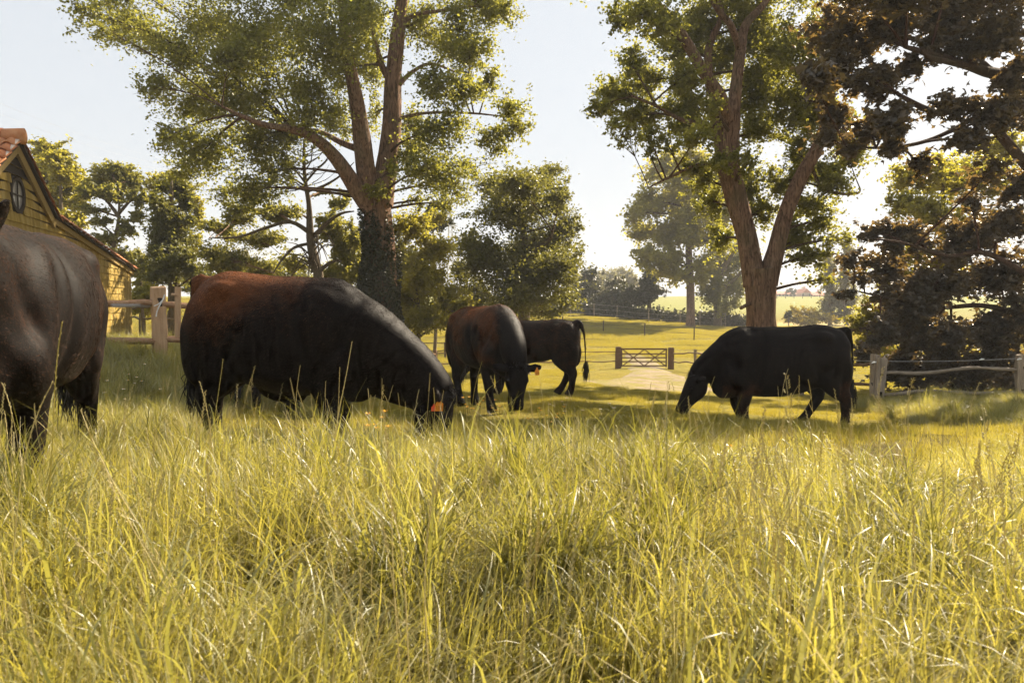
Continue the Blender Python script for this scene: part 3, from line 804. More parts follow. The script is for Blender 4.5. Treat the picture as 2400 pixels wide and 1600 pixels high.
far_tree('pasture_tree', 'large pale green tree with straight bare trunk standing at the far hedge', 1618, 82, 420,
    [(1560, 400, 60, 44), (1620, 370, 50, 34), (1680, 410, 60, 44), (1520, 470, 42, 44), (1590, 470, 60, 44), (1660, 490, 54, 44), (1500, 540, 36, 34), (1560, 550, 50, 34), (1530, 610, 40, 40), (1600, 540, 40, 34, 3), (1680, 560, 40, 44), (1560, 635, 30, 30), (1500, 590, 24, 24), (1720, 480, 40, 50), (1610, 510, 44, 40, -2), (1590, 430, 50, 36, -2), (1640, 450, 50, 36, -2), (1625, 560, 36, 30, -2), (1480, 500, 30, 30), (1580, 600, 34, 28, -1), (1590, 640, 30, 24, -2), (1650, 620, 30, 28, -2), (1640, 650, 24, 20, -2, .7)],
    44000, 0.34, 'leaf_yellow', 53, trunk_r=.52, per=5, dj=2.5, branch_r=.16, barkm='bark_big')
far_tree('ivy_trunk_tree', 'tree with black ivy-wrapped trunk and open crown beside the far hedge', 1683, 84, 600,
    [(1700, 620, 50, 40), (1750, 590, 40, 34), (1660, 640, 30, 30), (1720, 670, 40, 44), (1690, 560, 40, 34), (1650, 690, 24, 30), (1705, 720, 28, 24), (1680, 700, 15, 50, -.5, 2.0), (1683, 660, 12, 40, -.5, 2)],
    22000, 0.26, 'leaf_mid', 54, trunk_r=.5, per=5, dj=1.5, branch_r=.14, barkm='bark_grey',
    limbs=[(PL((1685, 650, 84), (1705, 610, 84), (1730, 570, 84)), [.5, .35, .15]), (PL((1690, 680, 84), (1720, 655, 84), (1745, 630, 84)), [.3, .2, .1])])
GH = 'dark trees along the far hedge'
for k, (px, d, top, lst, n, lab) in enumerate([
        (1372, 95, 640, [(1370, 680, 40, 34), (1350, 700, 30, 30), (1400, 710, 34, 26), (1375, 650, 24, 22), (1330, 715, 30, 22)], 14000, 'dark rounded tree at the left end of the far hedge'),
        (1450, 93, 650, [(1448, 665, 24, 22), (1440, 695, 34, 28), (1468, 690, 26, 26), (1430, 722, 40, 20), (1470, 722, 36, 18)], 15000, 'dark conical tree in the middle of the far hedge'),
        (1523, 92, 640, [(1520, 655, 24, 22), (1510, 685, 28, 20), (1535, 685, 22, 18), (1498, 700, 26, 18)], 10000, 'dark tree with thin bare stem right of the conical hedge tree')]):
    far_tree('hedge_tree', lab, px, d, top, lst, n, 0.30, 'leaf_hedge', 60 + k, trunk_r=.32, per=5, dj=1.0, branch_r=.1, group=GH)
# hedge along the top of the field
rgx = np.random.default_rng(77)
hb = []
for px in np.linspace(1255, 1745, 42):
    d = 92 - (px - 1340) * 0.016
    g = on_ground(px, d)
    h = 1.5 + 0.9 * rgx.random() - 0.0012 * (px - 1340)
    hb.append((g + Vector((0, 0, h * .45)), (0.9, 1.0, h * .6), 1.0))
g = on_ground(1500, 91)
hroot = empty('hedge', g); tag(hroot, 'long low dark hedge along the top of the yellow field', 'hedge')
v, f, mb, _ = crown(hb, [(c[0] - Vector((0, 0, .8)), .06) for c in hb], 17000, 0.34, rgx, 'oval', .02, .05, 7, .25)
o = link('foliage', np_mesh('foliage', v - np.array(g), f), M['leaf_hedge'], hroot); o["kind"] = "stuff"
me = mb.mesh('twigs'); me.transform(Matrix.Translation(-g)); o = link('twigs', me, M['twig'], hroot); o["kind"] = "stuff"
# far wood, trees one can tell apart
for k, (px, py, rx, ry, d, lf, lab) in enumerate([(1390, 655, 26, 30, 190, 'leaf_pale', 'hazy green tree at the left of the distant wood'), (1420, 650, 26, 24, 200, 'leaf_pale', 'hazy tree second from left in the distant wood'),
        (1458, 640, 30, 22, 205, 'leaf_pale', 'broad domed tree crowning the distant wood'), (1440, 672, 26, 24, 150, 'leaf_willow', 'pale straw-coloured willow left of the conical hedge tree'), (1490, 665, 22, 26, 150, 'leaf_willow', 'pale straw-coloured willow right of the conical hedge tree'),
        (1350, 650, 24, 26, 180, 'leaf_pale', 'hazy tree half hidden behind the dense dark tree'), (1425, 695, 22, 18, 145, 'leaf_willow', 'low pale willow bush beneath the distant wood')]):
    far_tree('distant_tree', lab, px, d, py - ry * .7, [(px, py, rx * .8, ry * .8), (px - rx * .5, py + ry * .4, rx * .6, ry * .7), (px + rx * .5, py + ry * .4, rx * .6, ry * .7), (px, py + ry, rx, ry * .7)], 7000, 0.55, lf, 80 + k, trunk_r=.4, per=2, dj=1.5, branch_r=.2, group='trees of the distant wood')
# pale poplars, gorse and small bush on the far hill
far_tree('column_poplar', 'pale slender column poplar on the far slope, left of a matching one', 1945, 110, 600,
    [(1945, 620, 12, 34), (1940, 660, 18, 34), (1950, 700, 22, 34), (1940, 735, 18, 20)], 9000, 0.34, 'leaf_pale', 91, trunk_r=.3, per=4, dj=.6, branch_r=.08, group='column poplars')
far_tree('column_poplar', 'pale slender column poplar on the far slope, nearest the copper maple', 1985, 108, 570,
    [(1985, 590, 12, 34), (1982, 640, 18, 40), (1988, 690, 20, 40), (1978, 735, 22, 24)], 10000, 0.34, 'leaf_pale', 92, trunk_r=.3, per=4, dj=.6, branch_r=.08, group='column poplars')
far_tree('gorse_bush', 'bright yellow flowering bush mound on the far slope above the lone cow', 1895, 100, 722,
    [(1870, 732, 26, 14), (1905, 738, 30, 14), (1935, 745, 24, 12), (1890, 748, 40, 10), (1855, 740, 16, 10)], 12000, 0.26, 'leaf_gorse', 93, trunk_r=.15, per=4, dj=.8, cat='bush')
far_tree('small_bush', 'small dark bush at the left foot of the yellow mound', 1848, 97, 730, [(1850, 738, 8, 9), (1842, 740, 5, 6)], 2500, 0.22, 'leaf_hedge', 94, trunk_r=.08, per=4, dj=.3, cat='bush')
far_tree('lone_tree', 'small lone tree standing beside the left red-roofed house on the skyline', 1854, 262, 672, [(1853, 680, 6, 7), (1860, 684, 5, 5), (1847, 684, 5, 4)], 1500, 0.5, 'leaf_hedge', 95, trunk_r=.2, per=2, dj=.3)
# ------------------------------------------------------------------ barn on the left
t = NT('board_yellow')
o1 = t.tex('Object')
ob = t.new("ShaderNodeObjectInfo").outputs['Random']
st = t.noise(t.tex('Object', (2.2, 2.2, 0.35)), 2.4, 5, 0.6)
gr = t.noise(t.tex('Object', (1, 1, 18)), 3, 4, 0.6)
col = t.ramp(st, [(0.3, (0.165, 0.105, 0.018)), (0.5, (0.30, 0.20, 0.035)), (0.72, (0.50, 0.38, 0.16))])
col = t.mix(t.math('MULTIPLY', ob, 0.35), col, (0.20, 0.15, 0.03))
col = t.mix(t.math('MULTIPLY', gr, 0.3), col, (0.12, 0.08, 0.02))
M['board'] = t.done(t.bsdf(col, 0.75, 0.2, t.bump(gr, 0.3, 0.006)))
t = NT('tile_orange')
ob = t.new("ShaderNodeObjectInfo").outputs['Random']
n1 = t.noise(t.tex('Object'), 9, 4)
col = t.ramp(t.math('ADD', t.math('MULTIPLY', ob, .5), t.math('MULTIPLY', n1, .6)), [(0.2, (0.30, 0.10, 0.045)), (0.55, (0.46, 0.18, 0.075)), (0.9, (0.55, 0.30, 0.15))])
M['tile'] = t.done(t.bsdf(col, 0.75, 0.2, t.bump(n1, .3, .004)))
M['mortar'] = flat_mat('mortar', (0.55, 0.46, 0.38), 0.9, 0.05)
M['barn_dark'] = flat_mat('barn_dark', (0.035, 0.026, 0.02), 0.8, 0.1)
M['trim'] = wood_mat('barge_board', (0.22, 0.15, 0.05), (0.36, 0.26, 0.10))
t = NT('window_glass')
M['glass'] = t.done(t.bsdf((0.30, 0.28, 0.27), 0.12, 0.8, None, **{'Metallic': 0.2}))

# wall plane: starts at W0 and runs away along wd; normal wn looks right
wd = Vector((-0.254, 1.0, 0)).normalized()
wnrm = Vector((wd.y, -wd.x, 0))
X0 = -6.6
def wall_s(px):
    """distance along the wall for a photo column"""
    y = 6.6 / ((1200 - px) / FPX - 0.254)
    return y * math.sqrt(1 + 0.254 ** 2), y
def wpt(s, z, out=0.0):
    y = s / math.sqrt(1 + 0.254 ** 2)
    return Vector((X0 - 0.254 * y, y, z)) + wnrm * out
sA, yA = wall_s(44)      # ridge
sB, yB = wall_s(127)     # break to the lean-to
sC, yC = wall_s(308)     # low eave
zA = P(44, 322, yA).z; zB = P(127, 503, yB).z; zC = P(308, 628, yC).z
sN = sA - (sB - sA)      # near eave of the steep roof (mirror)
zN = zB
zG = min(gz(*wpt(sC, 0).xy), gz(*wpt(sN, 0).xy)) - 0.3
barn = empty('barn', wpt(sA, zG))
tag(barn, 'yellow weatherboarded barn with orange tiled roof and round window at the left edge', 'barn')
binv = Matrix.Translation(-wpt(sA, zG))
def bobj(name, mb, mat, parent=barn, smooth=False):
    me = mb.mesh(name); me.transform(binv)
    return link(name, me, mat, parent, smooth=smooth)
def roof_z(s):
    if s < sA: return zA + (zN - zA) * (sA - s) / (sA - sN)
    if s < sB: return zA + (zB - zA) * (s - sA) / (sB - sA)
    return zB + (zC - zB) * (s - sB) / (sC - sB)
# inner wall (gable) and return walls
DEPTH = 9.0
mb = MB()
prof = [(sN, zG), (sC, zG), (sC, zC), (sB, zB), (sA, zA), (sN, zN)]
k = len(prof)
v = [wpt(s, z - (0.1 if z > zG else 0), 0)[:] for s, z in prof] + [wpt(s, z - (0.1 if z > zG else 0), -DEPTH)[:] for s, z in prof]
mb.add(v, [[i, (i + 1) % k, k + (i + 1) % k, k + i] for i in range(k)], [[0, 1, 2], [0, 2, 3], [0, 3, 5], [3, 4, 5], [k + 2, k + 1, k], [k + 3, k + 2, k], [k + 5, k + 3, k], [k + 5, k + 4, k + 3]])
bobj('wall', mb, M['barn_dark'])
# round window
sW, yW = wall_s(47)
zW = P(47, 457, yW).z
rW = 0.37
# weatherboards, each its own piece, cut to the roof line and round the window
EXPO = 0.2
rgb = random.Random(8)
row = 0
z = zG
while z < zA - 0.15:
    z1 = z + EXPO
    # extent along s where the roof is above this row
    s_hi = sC - 0.02
    zz = z + 0.05
    if zz > zC: s_hi = sB + (zz - zB) / (zC - zB) * (sC - sB) if zz < zB else sA + (zz - zA) / (zB - zA) * (sB - sA)
    s_lo = sN + 0.02
    if zz > zN: s_lo = sA - (zz - zA) / (zN - zA) * (sA - sN)
    cuts = [s_lo]
    c = s_lo + rgb.uniform(1.2, 3.2)
    while c < s_hi - 0.6:
        cuts.append(c); c += rgb.uniform(2.0, 3.6)
    cuts.append(s_hi)
    for a, b in zip(cuts[:-1], cuts[1:]):
        spans = [(a, b)]
        dz = min(abs(z - zW), abs(z1 - zW)) if not (z < zW < z1) else 0
        if dz < rW:
            hw = math.sqrt(rW * rW - dz * dz)
            spans = []
            if a < sW - hw: spans.append((a, min(b, sW - hw)))
            if b > sW + hw: spans.append((max(a, sW + hw), b))
        for (p, q) in spans:
            if q - p < 0.03: continue
            p += 0.003; q -= 0.003
            e = rgb.uniform(-.004, .004)
            mb = MB()
            def top(s): return min(z1 + 0.02, roof_z(s) - 0.12)
            tp, tq = max(z + .01, top(p)), max(z + .01, top(q))
            vv = [wpt(p, z + e, .012), wpt(q, z + e, .012), wpt(q, z + e, .045), wpt(p, z + e, .045), wpt(p, tp, .002), wpt(q, tq, .002), wpt(q, tq, .018), wpt(p, tp, .018)]
            mb.add([x[:] for x in vv], [[0, 1, 2, 3], [7, 6, 5, 4], [3, 2, 6, 7], [1, 0, 4, 5], [2, 1, 5, 6], [0, 3, 7, 4]])
            bobj('board', mb, M['board'])
    z = z1; row += 1
# window: frame ring, pane, two bars
def ring(mb, r0, r1, o0, o1, n=40):
    vs = []
    for i in range(n):
        a = 2 * math.pi * i / n
        for r, o in ((r0, o0), (r1, o0), (r1, o1), (r0, o1)):
            vs.append(wpt(sW + math.cos(a) * r, zW + math.sin(a) * r, o)[:])
    qs = []
    for i in range(n):
        j = (i + 1) % n
        for e in range(4):
            e2 = (e + 1) % 4
            qs.append([i * 4 + e, i * 4 + e2, j * 4 + e2, j * 4 + e])
    mb.add(vs, qs)
mb = MB(); n = 40
vs = [wpt(sW, zW, -.06)[:]] + [wpt(sW + math.cos(2 * math.pi * i / n) * rW, zW + math.sin(2 * math.pi * i / n) * rW, 0.006)[:] for i in range(n)]
mb.add(vs, [], [[0, 1 + i, 1 + (i + 1) % n] for i in range(n)])
win = bobj('window', MB().box(wpt(sW, zW, -.04), (.01, .01, .01)), M['barn_dark'])
mb = MB(); ring(mb, rW - .06, rW + .02, .0, .055); bobj('frame', mb, M['barn_dark'], win)
mb = MB()
vs = [wpt(sW, zW, .012)[:]] + [wpt(sW + math.cos(2 * math.pi * i / n) * (rW - .05), zW + math.sin(2 * math.pi * i / n) * (rW - .05), 0.012)[:] for i in range(n)]
mb.add(vs, [], [[0, 1 + i, 1 + (i + 1) % n] for i in range(n)]); bobj('pane', mb, M['glass'], win)
rotw = Matrix.Rotation(math.atan2(wd.y, wd.x), 4, 'Z')
bobj('glazing_bar', MB().box(wpt(sW, zW, .03), (rW - .05, .012, .014), rotw), M['barn_dark'], win)
bobj('glazing_bar', MB().box(wpt(sW, zW, .032), (.014, .012, rW - .05), rotw), M['barn_dark'], win)
# barge boards and roof slopes
def slope(sa, za, sb, zb, out0, out1, lift0, lift1, name, mat, parent=barn):
    mb = MB()
    vv = [wpt(sa, za + lift0, out0), wpt(sb, zb + lift0, out0), wpt(sb, zb + lift0, out1), wpt(sa, za + lift0, out1), wpt(sa, za + lift1, out0), wpt(sb, zb + lift1, out0), wpt(sb, zb + lift1, out1), wpt(sa, za + lift1, out1)]
    mb.add([x[:] for x in vv], [[0, 1, 2, 3], [7, 6, 5, 4], [3, 2, 6, 7], [1, 0, 4, 5], [2, 1, 5, 6], [0, 3, 7, 4]])
    return bobj(name, mb, mat, parent)
slope(sA + .005, zA, sB, zB, .03, .09, -.34, -.11, 'barge_board', M['trim'])
slope(sB, zB, sC + .15, zC - .02, .03, .09, -.22, -.07, 'barge_board', M['trim'])
slope(sN - .1, zN - .07, sA - .005, zA, .03, .09, -.34, -.11, 'barge_board', M['trim'])
roof = slope(sA, zA, sB + .02, zB, -DEPTH, .16, -.10, -.04, 'roof', M['barn_dark'])
slope(sB, zB - .01, sC + .2, zC - .03, -DEPTH, .16, -.08, -.03, 'lower_roof_deck', M['barn_dark'])
slope(sN - .2, zN - .14, sA, zA, -DEPTH, .16, -.10, -.04, 'near_roof_deck', M['barn_dark'])
slope(sA - .02 - .9, roof_z(sA - .92), sA - .04, zA, .06, .17, -.035, .01, 'verge_mortar', M['mortar'], roof)
# tiles: wavy pantiles, one piece each
def tile_mesh(length, width, wave=0.035):
    nn = 8
    vs, qs = [], []
    for e in range(2):
        for i in range(nn + 1):
            u = i / nn
            zz = wave * math.sin(u * 2 * math.pi * 0.9 - .6)
            vs.append((e * length, u * width - width / 2, zz + (0.03 if e else 0.0)))
        for i in range(nn + 1):
            u = i / nn
            zz = wave * math.sin(u * 2 * math.pi * 0.9 - .6)
            vs.append((e * length, u * width - width / 2, zz - 0.018 + (0.03 if e else 0.0)))
    m = nn + 1
    for i in range(nn):
        qs.append([i, i + 1, 2 * m + i + 1, 2 * m + i])
        qs.append([m + i + 1, m + i, 3 * m + i, 3 * m + i + 1])
        qs.append([2 * m + i, 2 * m + i + 1, 3 * m + i + 1, 3 * m + i])
    qs.append([0, 2 * m, 3 * m, m]); qs.append([nn, m + nn, 3 * m + nn, 2 * m + nn])
    me = np_mesh('tile', np.array(vs), np.array(qs)); me.materials.append(M['tile'])
    me.polygons.foreach_set("use_smooth", np.ones(len(me.polygons), bool))
    return me
tile_me = tile_mesh(0.42, 0.27)
def tile_slope(sa, za, sb, zb, cols, step=.34, start_out=.16, parent=roof):
    """tiles run downhill from (sa, za) to (sb, zb)"""
    a = wpt(sa, za); b = wpt(sb, zb)
    dvec = (b - a); L = dvec.length; dvec.normalize()
    side = wnrm
    up = dvec.cross(side)
    if up.z < 0: up = -up
    yv = up.cross(dvec)
    rot = Matrix((dvec, yv, up)).transposed()
    nrow = int(L / step) + 1
    for r in range(nrow):
        for c in range(cols):
            o = bpy.data.objects.new('tile', tile_me)
            jit = rgb.uniform(-.008, .008)
            pos = a + dvec * (r * step + jit) + side * (start_out - .1 - c * .25) + up * (0.012)
            o.matrix_local = Matrix.Translation(pos - barn.location) @ rot.to_4x4() @ Matrix.Rotation(R(-2.5), 4, 'Y')
            o.parent = parent
            COL.objects.link(o)
tile_slope(sA - .05, zA - .03, sN, zN, 12)
tile_slope(sA + .05, zA - .03, sB, zB, 5)
tile_slope(sB, zB + .0, sC + .05, zC - .0, 5)
for c in range(7):      # ridge caps
    mb = MB()
    p0 = wpt(sA, zA + .03, .22 - c * .4); p1 = wpt(sA, zA + .03, .22 - (c + 1) * .4 - .03)
    mb.tube([p0, p1], [.155 + (.02 if c == 0 else 0), .14], 16)
    bobj('ridge_tile', mb, M['tile'], roof, True)

# ------------------------------------------------------------------ fences
def rail_mesh(a, b, r, seed, n=8, seg=12, flat=.75, wav=.03):
    rg = random.Random(seed)
    a = Vector(a); b = Vector(b)
    d = (b - a)
    L = d.length
    pts, rad = [], []
    ph1, ph2 = rg.uniform(0, 6), rg.uniform(0, 6)
    for i in range(seg + 1):
        u = i / seg
        off = Vector((0, 0, wav * math.sin(u * 5 + ph1) + wav * .6 * math.sin(u * 11 + ph2))) * math.sin(math.pi * min(1, u * 4) / 2 if u < .25 else (math.pi / 2 if u < .75 else math.pi * min(1, (1 - u) * 4) / 2))
        pts.append(a + d * u + off)
        k = .72 if i in (0, seg) else 1.0
        rad.append(r * k * (1 + rg.uniform(-.16, .16)))
    return pts, rad
def split_rail_fence(name, label, posts, rails, post_h, pw, mat_p, mat_r, rr=.06, seed=1, cat='fence', group=None, slots=True, lean=.0, wav=.03):
    """posts: list of ground points; rails: heights"""
    root = empty(name, posts[0]); tag(root, label, cat, group)
    rg = random.Random(seed)
    inv = Matrix.Translation(-Vector(posts[0]))
    for i, p in enumerate(posts):
        q = posts[min(i + 1, len(posts) - 1)] - posts[max(i - 1, 0)]
        an = math.atan2(q.y, q.x)
        h = post_h * (1 + rg.uniform(-.04, .04))
        rot = Matrix.Rotation(an, 4, 'Z') @ Matrix.Rotation(rg.uniform(-lean, lean), 4, 'Y') @ Matrix.Rotation(rg.uniform(-lean, lean) * .5, 4, 'X')
        bm = bmesh.new()
        bmesh.ops.create_cube(bm, size=1)
        for v in bm.verts:
            v.co = Vector((v.co.x * pw * 1.0, v.co.y * pw * .62, (v.co.z + .5) * (h + .3) - .3))
        bmesh.ops.subdivide_edges(bm, edges=[e for e in bm.edges if abs(e.verts[0].co.z - e.verts[1].co.z) > .1], cuts=5)
        for v in bm.verts:
            v.co.x += rg.uniform(-.012, .012) * pw / .18; v.co.y += rg.uniform(-.012, .012) * pw / .18
            if v.co.z > h - .02: v.co.z += rg.uniform(-.03, .02)
        bmesh.ops.bevel(bm, geom=[e for e in bm.edges if e.calc_face_angle(0) > .9], offset=.012, segments=1, affect='EDGES')
        me = bpy.data.meshes.new('post'); bm.to_mesh(me); bm.free()
        me.transform(Matrix.Translation(p) @ rot); me.transform(inv)
        po = link('post', me, mat_p, root)
        if slots:
            for hz in rails:
                sl = MB().box((0, 0, 0), (.035, pw * .315, .07), rot)
                mm = sl.mesh('slot'); mm.transform(Matrix.Translation(Vector(p) + rot.to_3x3() @ Vector((0, 0, hz + .01)))); mm.transform(inv)
                link('slot', mm, M['barn_dark'], po)
    for i in range(len(posts) - 1):
        for hz in rails:
            j = rg.uniform(-.03, .03)
            a = Vector(posts[i]) + Vector((0, 0, hz + j)); b = Vector(posts[i + 1]) + Vector((0, 0, hz + rg.uniform(-.03, .03)))
            dd = (b - a).normalized() * pw * .4
            pts, rad = rail_mesh(a - dd * 0.6, b + dd * 0.6, rr * rg.uniform(.9, 1.15), rg.random(), wav=wav)
            mb = MB().tube(pts, rad, 9, True, .10, rg.random(), .7)
            me = mb.mesh('rail'); me.transform(inv)
            link('rail', me, mat_r, root, smooth=True)
    return root
def G(x, y, dz=0): return Vector((x, y, gz(x, y) + dz))
def wire(root, name, pts, r, mat, sag=.02, seg=8):
    mb = MB()
    out = []
    for a, b in zip(pts[:-1], pts[1:]):
        for i in range(seg):
            u = i / seg
            out.append(Vector(a).lerp(Vector(b), u) - Vector((0, 0, sag * 4 * u * (1 - u))))
    out.append(Vector(pts[-1]))
    mb.tube(out, r, 4)
    me = mb.mesh(name); me.transform(Matrix.Translation(-root.location))
    return link(name, me, mat, root)
# right fence
pr = [G(8.62, 17.3, -.12), G(11.75, 17.0, -.1), G(14.9, 16.6, -.05)]
fr = split_rail_fence('rail_fence', 'weathered grey split-rail fence under the copper maple on the right', pr, (.38, .90), 1.24, .21, M['wood_post'], M['wood_grey'], .065, 5, lean=.07, wav=.04)
wz = [p + Vector((0, 0.0, 1.17)) for p in pr]
wire(fr, 'wire', [wz[0] + Vector((-1.3, 1.5, .02))] + wz, .006, M['steel'], .03)
for p in (wz[0] + Vector((-.16, -.05, -.02)), wz[1] + Vector((-.1, -.05, -.01)), wz[0].lerp(wz[1], .72)):
    mb = MB().tube([p + Vector((-.05, 0, -.02)), p + Vector((0, -.01, 0)), p + Vector((.06, 0, .0))], [.012, .022, .01], 7)
    me = mb.mesh('insulator'); me.transform(Matrix.Translation(-fr.location)); link('insulator', me, M['white_plastic'], fr)
# fence from the gate down to the right fence, behind the lone cow
gp = [G(9.15, 42.0), G(8.95, 36), G(8.6, 30), G(8.3, 25), G(8.25, 21), G(8.66, 17.62)]
split_rail_fence('rail_fence', 'rail fence running from the gate towards us behind the lone black cow', gp, (.45, .95), 1.2, .19, M['wood_post'], M['wood_gate'], .055, 6, lean=.03)
# fence left of the gate
gl = [G(5.95, 42.0), G(3.2, 41.6), G(.4, 41.2), G(-2.2, 41), G(-4.2, 40.6)]
split_rail_fence('rail_fence', 'rail fence running left from the gate behind the young cattle', gl, (.45, .97), 1.1, .16, M['wood_gate'], M['wood_gate'], .045, 7, lean=.03)
ft = [G(-3.75, 36.2), G(-4.05, 34.4), G(-5.0, 35.4)]
split_rail_fence('rail_fence', 'short rail stile with three posts above the bull\'s neck', ft, (.35, .85), 1.12, .16, M['wood_gate'], M['wood_rail'], .05, 8, lean=.03)
fb = [G(-8.5, 47), G(-6.6, 47.5), G(-4.3, 47.5), G(-2.0, 47.5)]
split_rail_fence('rail_fence', 'far dark rail fence seen between the bull\'s neck and the shaggy young cow', fb, (.5, .98), 1.1, .13, M['stake'], M['stake'], .04, 9, slots=False)
# gate and its posts
for k, (x, y, lab) in enumerate(((6.05, 42.0, 'square brown gate post at the left of the wooden field gate'), (9.05, 42.0, 'square brown gate post at the right of the wooden field gate'))):
    g = G(x, y)
    bm = bmesh.new(); bmesh.ops.create_cube(bm, size=1)
    for v in bm.verts: v.co = Vector((v.co.x * .30, v.co.y * .30, (v.co.z + .5) * 1.55 - .3))
    bmesh.ops.bevel(bm, geom=list(bm.edges), offset=.025, segments=2, affect='EDGES')
    me = bpy.data.meshes.new('gate_post'); bm.to_mesh(me); bm.free()
    o = link('gate_post', me, M['wood_gate'], None, g); tag(o, lab, 'gate post', 'gate posts')
gt = empty('field_gate', G(7.5, 42.0)); tag(gt, 'wooden five-bar field gate with crossed diagonal braces at the end of the path', 'gate')
def gpart(name, mb):
    return link(name, mb.mesh(name), M['wood_gate'], gt)
zb = .12
hts = [.12, .36, .58, .80, 1.08]
for i, h in enumerate(hts):
    gpart('bar', MB().box((0, 0, h + .02), (1.30, .022, .045 if i == 4 else .034)))
for sx in (-1, 1):
    gpart('stile', MB().box((sx * 1.27, -.046, .62), (.04, .022, .54)))
for (x0, x1) in ((-1.22, .02), (.02, -1.22), (0.02, 1.22), (1.22, 0.02)):
    a = Vector((x0, -.05, .14)); b = Vector((x1, -.05, 1.08))
    d = b - a
    off = .026 if x0 > x1 else 0
    gpart('brace', MB().box(((a + b) / 2 - Vector((0, off, 0)))[:], (d.length / 2, .011, .03), Matrix.Rotation(-math.atan2(d.z, d.x), 4, 'Y')))
# electric fence across the field
ef = [G((px - 1200) / FPX * d, d) for px, d in ((1318, 66.5), (1414, 65), (1511, 63), (1627, 60), (1760, 57), (1910, 54))]
er = empty('wire_fence', ef[0]); tag(er, 'two-wire fence on thin dark stakes crossing the yellow field', 'fence')
for p in ef:
    mb = MB().tube([p + Vector((0, 0, -.2)), p + Vector((.01, 0, 1.15))], .05, 7)
    me = mb.mesh('stake'); me.transform(Matrix.Translation(-er.location)); link('stake', me, M['stake'], er)
for h in (.62, 1.08):
    wire(er, 'wire', [p + Vector((0, -.05, h)) for p in ef], .012, M['wire_dark'], .05)
hf = [G((px - 1200) / FPX * d, d) for px, d in ((1290, 88), (1337, 87.5), (1392, 87), (1446, 86.5), (1520, 86), (1594, 85.5), (1640, 85), (1700, 84))]
hr = empty('wire_fence', hf[0]); tag(hr, 'pale wire fence standing in front of the long dark hedge', 'fence')
for p in hf:
    mb = MB().tube([p + Vector((0, 0, -.2)), p + Vector((0, 0, 1.7))], .055, 6)
    me = mb.mesh('stake'); me.transform(Matrix.Translation(-hr.location)); link('stake', me, M['wood_grey'], hr)
for h in (.5, 1.05, 1.6):
    wire(hr, 'wire', [p + Vector((0, -.06, h)) for p in hf], .012, M['steel'], .03)
# hill fence
hl = [G((px - 1200) / FPX * 235, 235) for px in range(1800, 1975, 20)]
hr2 = empty('hill_fence', hl[0]); tag(hr2, 'thin dark post fence on the skyline below the red-roofed houses', 'fence')
for p in hl:
    mb = MB().tube([p + Vector((0, 0, -.2)), p + Vector((0, 0, 1.3))], .10, 6)
    me = mb.mesh('post'); me.transform(Matrix.Translation(-hr2.location)); link('post', me, M['stake'], hr2)
for h in (.6, 1.15):
    wire(hr2, 'rail', [p + Vector((0, -.1, h)) for p in hl], .05, M['stake'], 0, 2)
# left fence: big pale post with rails and a sprung gate wire
L1 = P(372, 700, 12.0)
pl = [G(-8.2, 9.6), G(L1.x, 12.0), G(-3.3, 13.4)]
topz = P(372, 672, 12.0).z
for p in pl: p.z = topz - 1.28
pl[1].z = topz - 1.28
fl = split_rail_fence('rail_fence', 'new pale split-rail fence with a thick post between the standing bull and the barn', pl, (.42, 1.02), 1.28, .215, M['wood_new'], M['wood_rail'], .075, 12, lean=.0)
# white cord tied on the post
mb = MB()
pc = P(381, 700, 11.86)
pts = [P(386, 690, 11.86), P(382, 702, 11.86), P(374, 716, 11.84), P(368, 730, 11.84), P(366, 742, 11.84)]
mb.tube(catmull(pts, [.012] * 5, 5)[0], .010, 5)
mb.tube(catmull([P(384, 700, 11.85), P(372, 712, 11.84), P(361, 717, 11.84)], [.012] * 3, 5)[0], .008, 5)
me = mb.mesh('cord'); me.transform(Matrix.Translation(-fl.location)); link('cord', me, M['white_plastic'], fl)
# coil spring
def coil(a, b, r, turns, wr, n=10):
    a = Vector(a); b = Vector(b); d = (b - a); t = d.normalized()
    e1 = t.cross(Vector((0, 0, 1))).normalized(); e2 = t.cross(e1)
    pts = []
    for i in range(turns * n + 1):
        an = 2 * math.pi * i / n
        pts.append(a + d * (i / (turns * n)) + e1 * math.cos(an) * r + e2 * math.sin(an) * r)
    return MB().tube(pts, wr, 4)
sp = coil(P(356, 716, 12.0), P(262, 716, 11.2), .022, 34, .005)
me = sp.mesh('gate_spring'); o = link('gate_spring', me, M['steel']); tag(o, 'stretched coil spring gate running from the thick pale post towards the standing bull', 'spring gate')
sp2 = [P(418, 680, 11.2), P(418, 780, 11.2)]
o = link('fence_pipe', MB().tube([P(417, 672, 11.2), P(417, 790, 11.2)], .045, 10).tube([P(417, 691, 11.15), P(402, 690, 11.15)], .02, 8).mesh('fence_pipe'), M['wood_new']); tag(o, 'thin pale upright stake touching the rump of the bull', 'stake')
bf = [G((px - 1200) / FPX * d, d) for px, d in ((300, 26), (335, 25), (372, 24), (412, 23))]
for p in bf: p.z = P(340, 768, 24).z
split_rail_fence('rail_fence', 'small grey rail fence further back behind the thick pale post', bf, (.3, .68), .85, .12, M['wood_grey'], M['wood_grey'], .04, 13, slots=False)

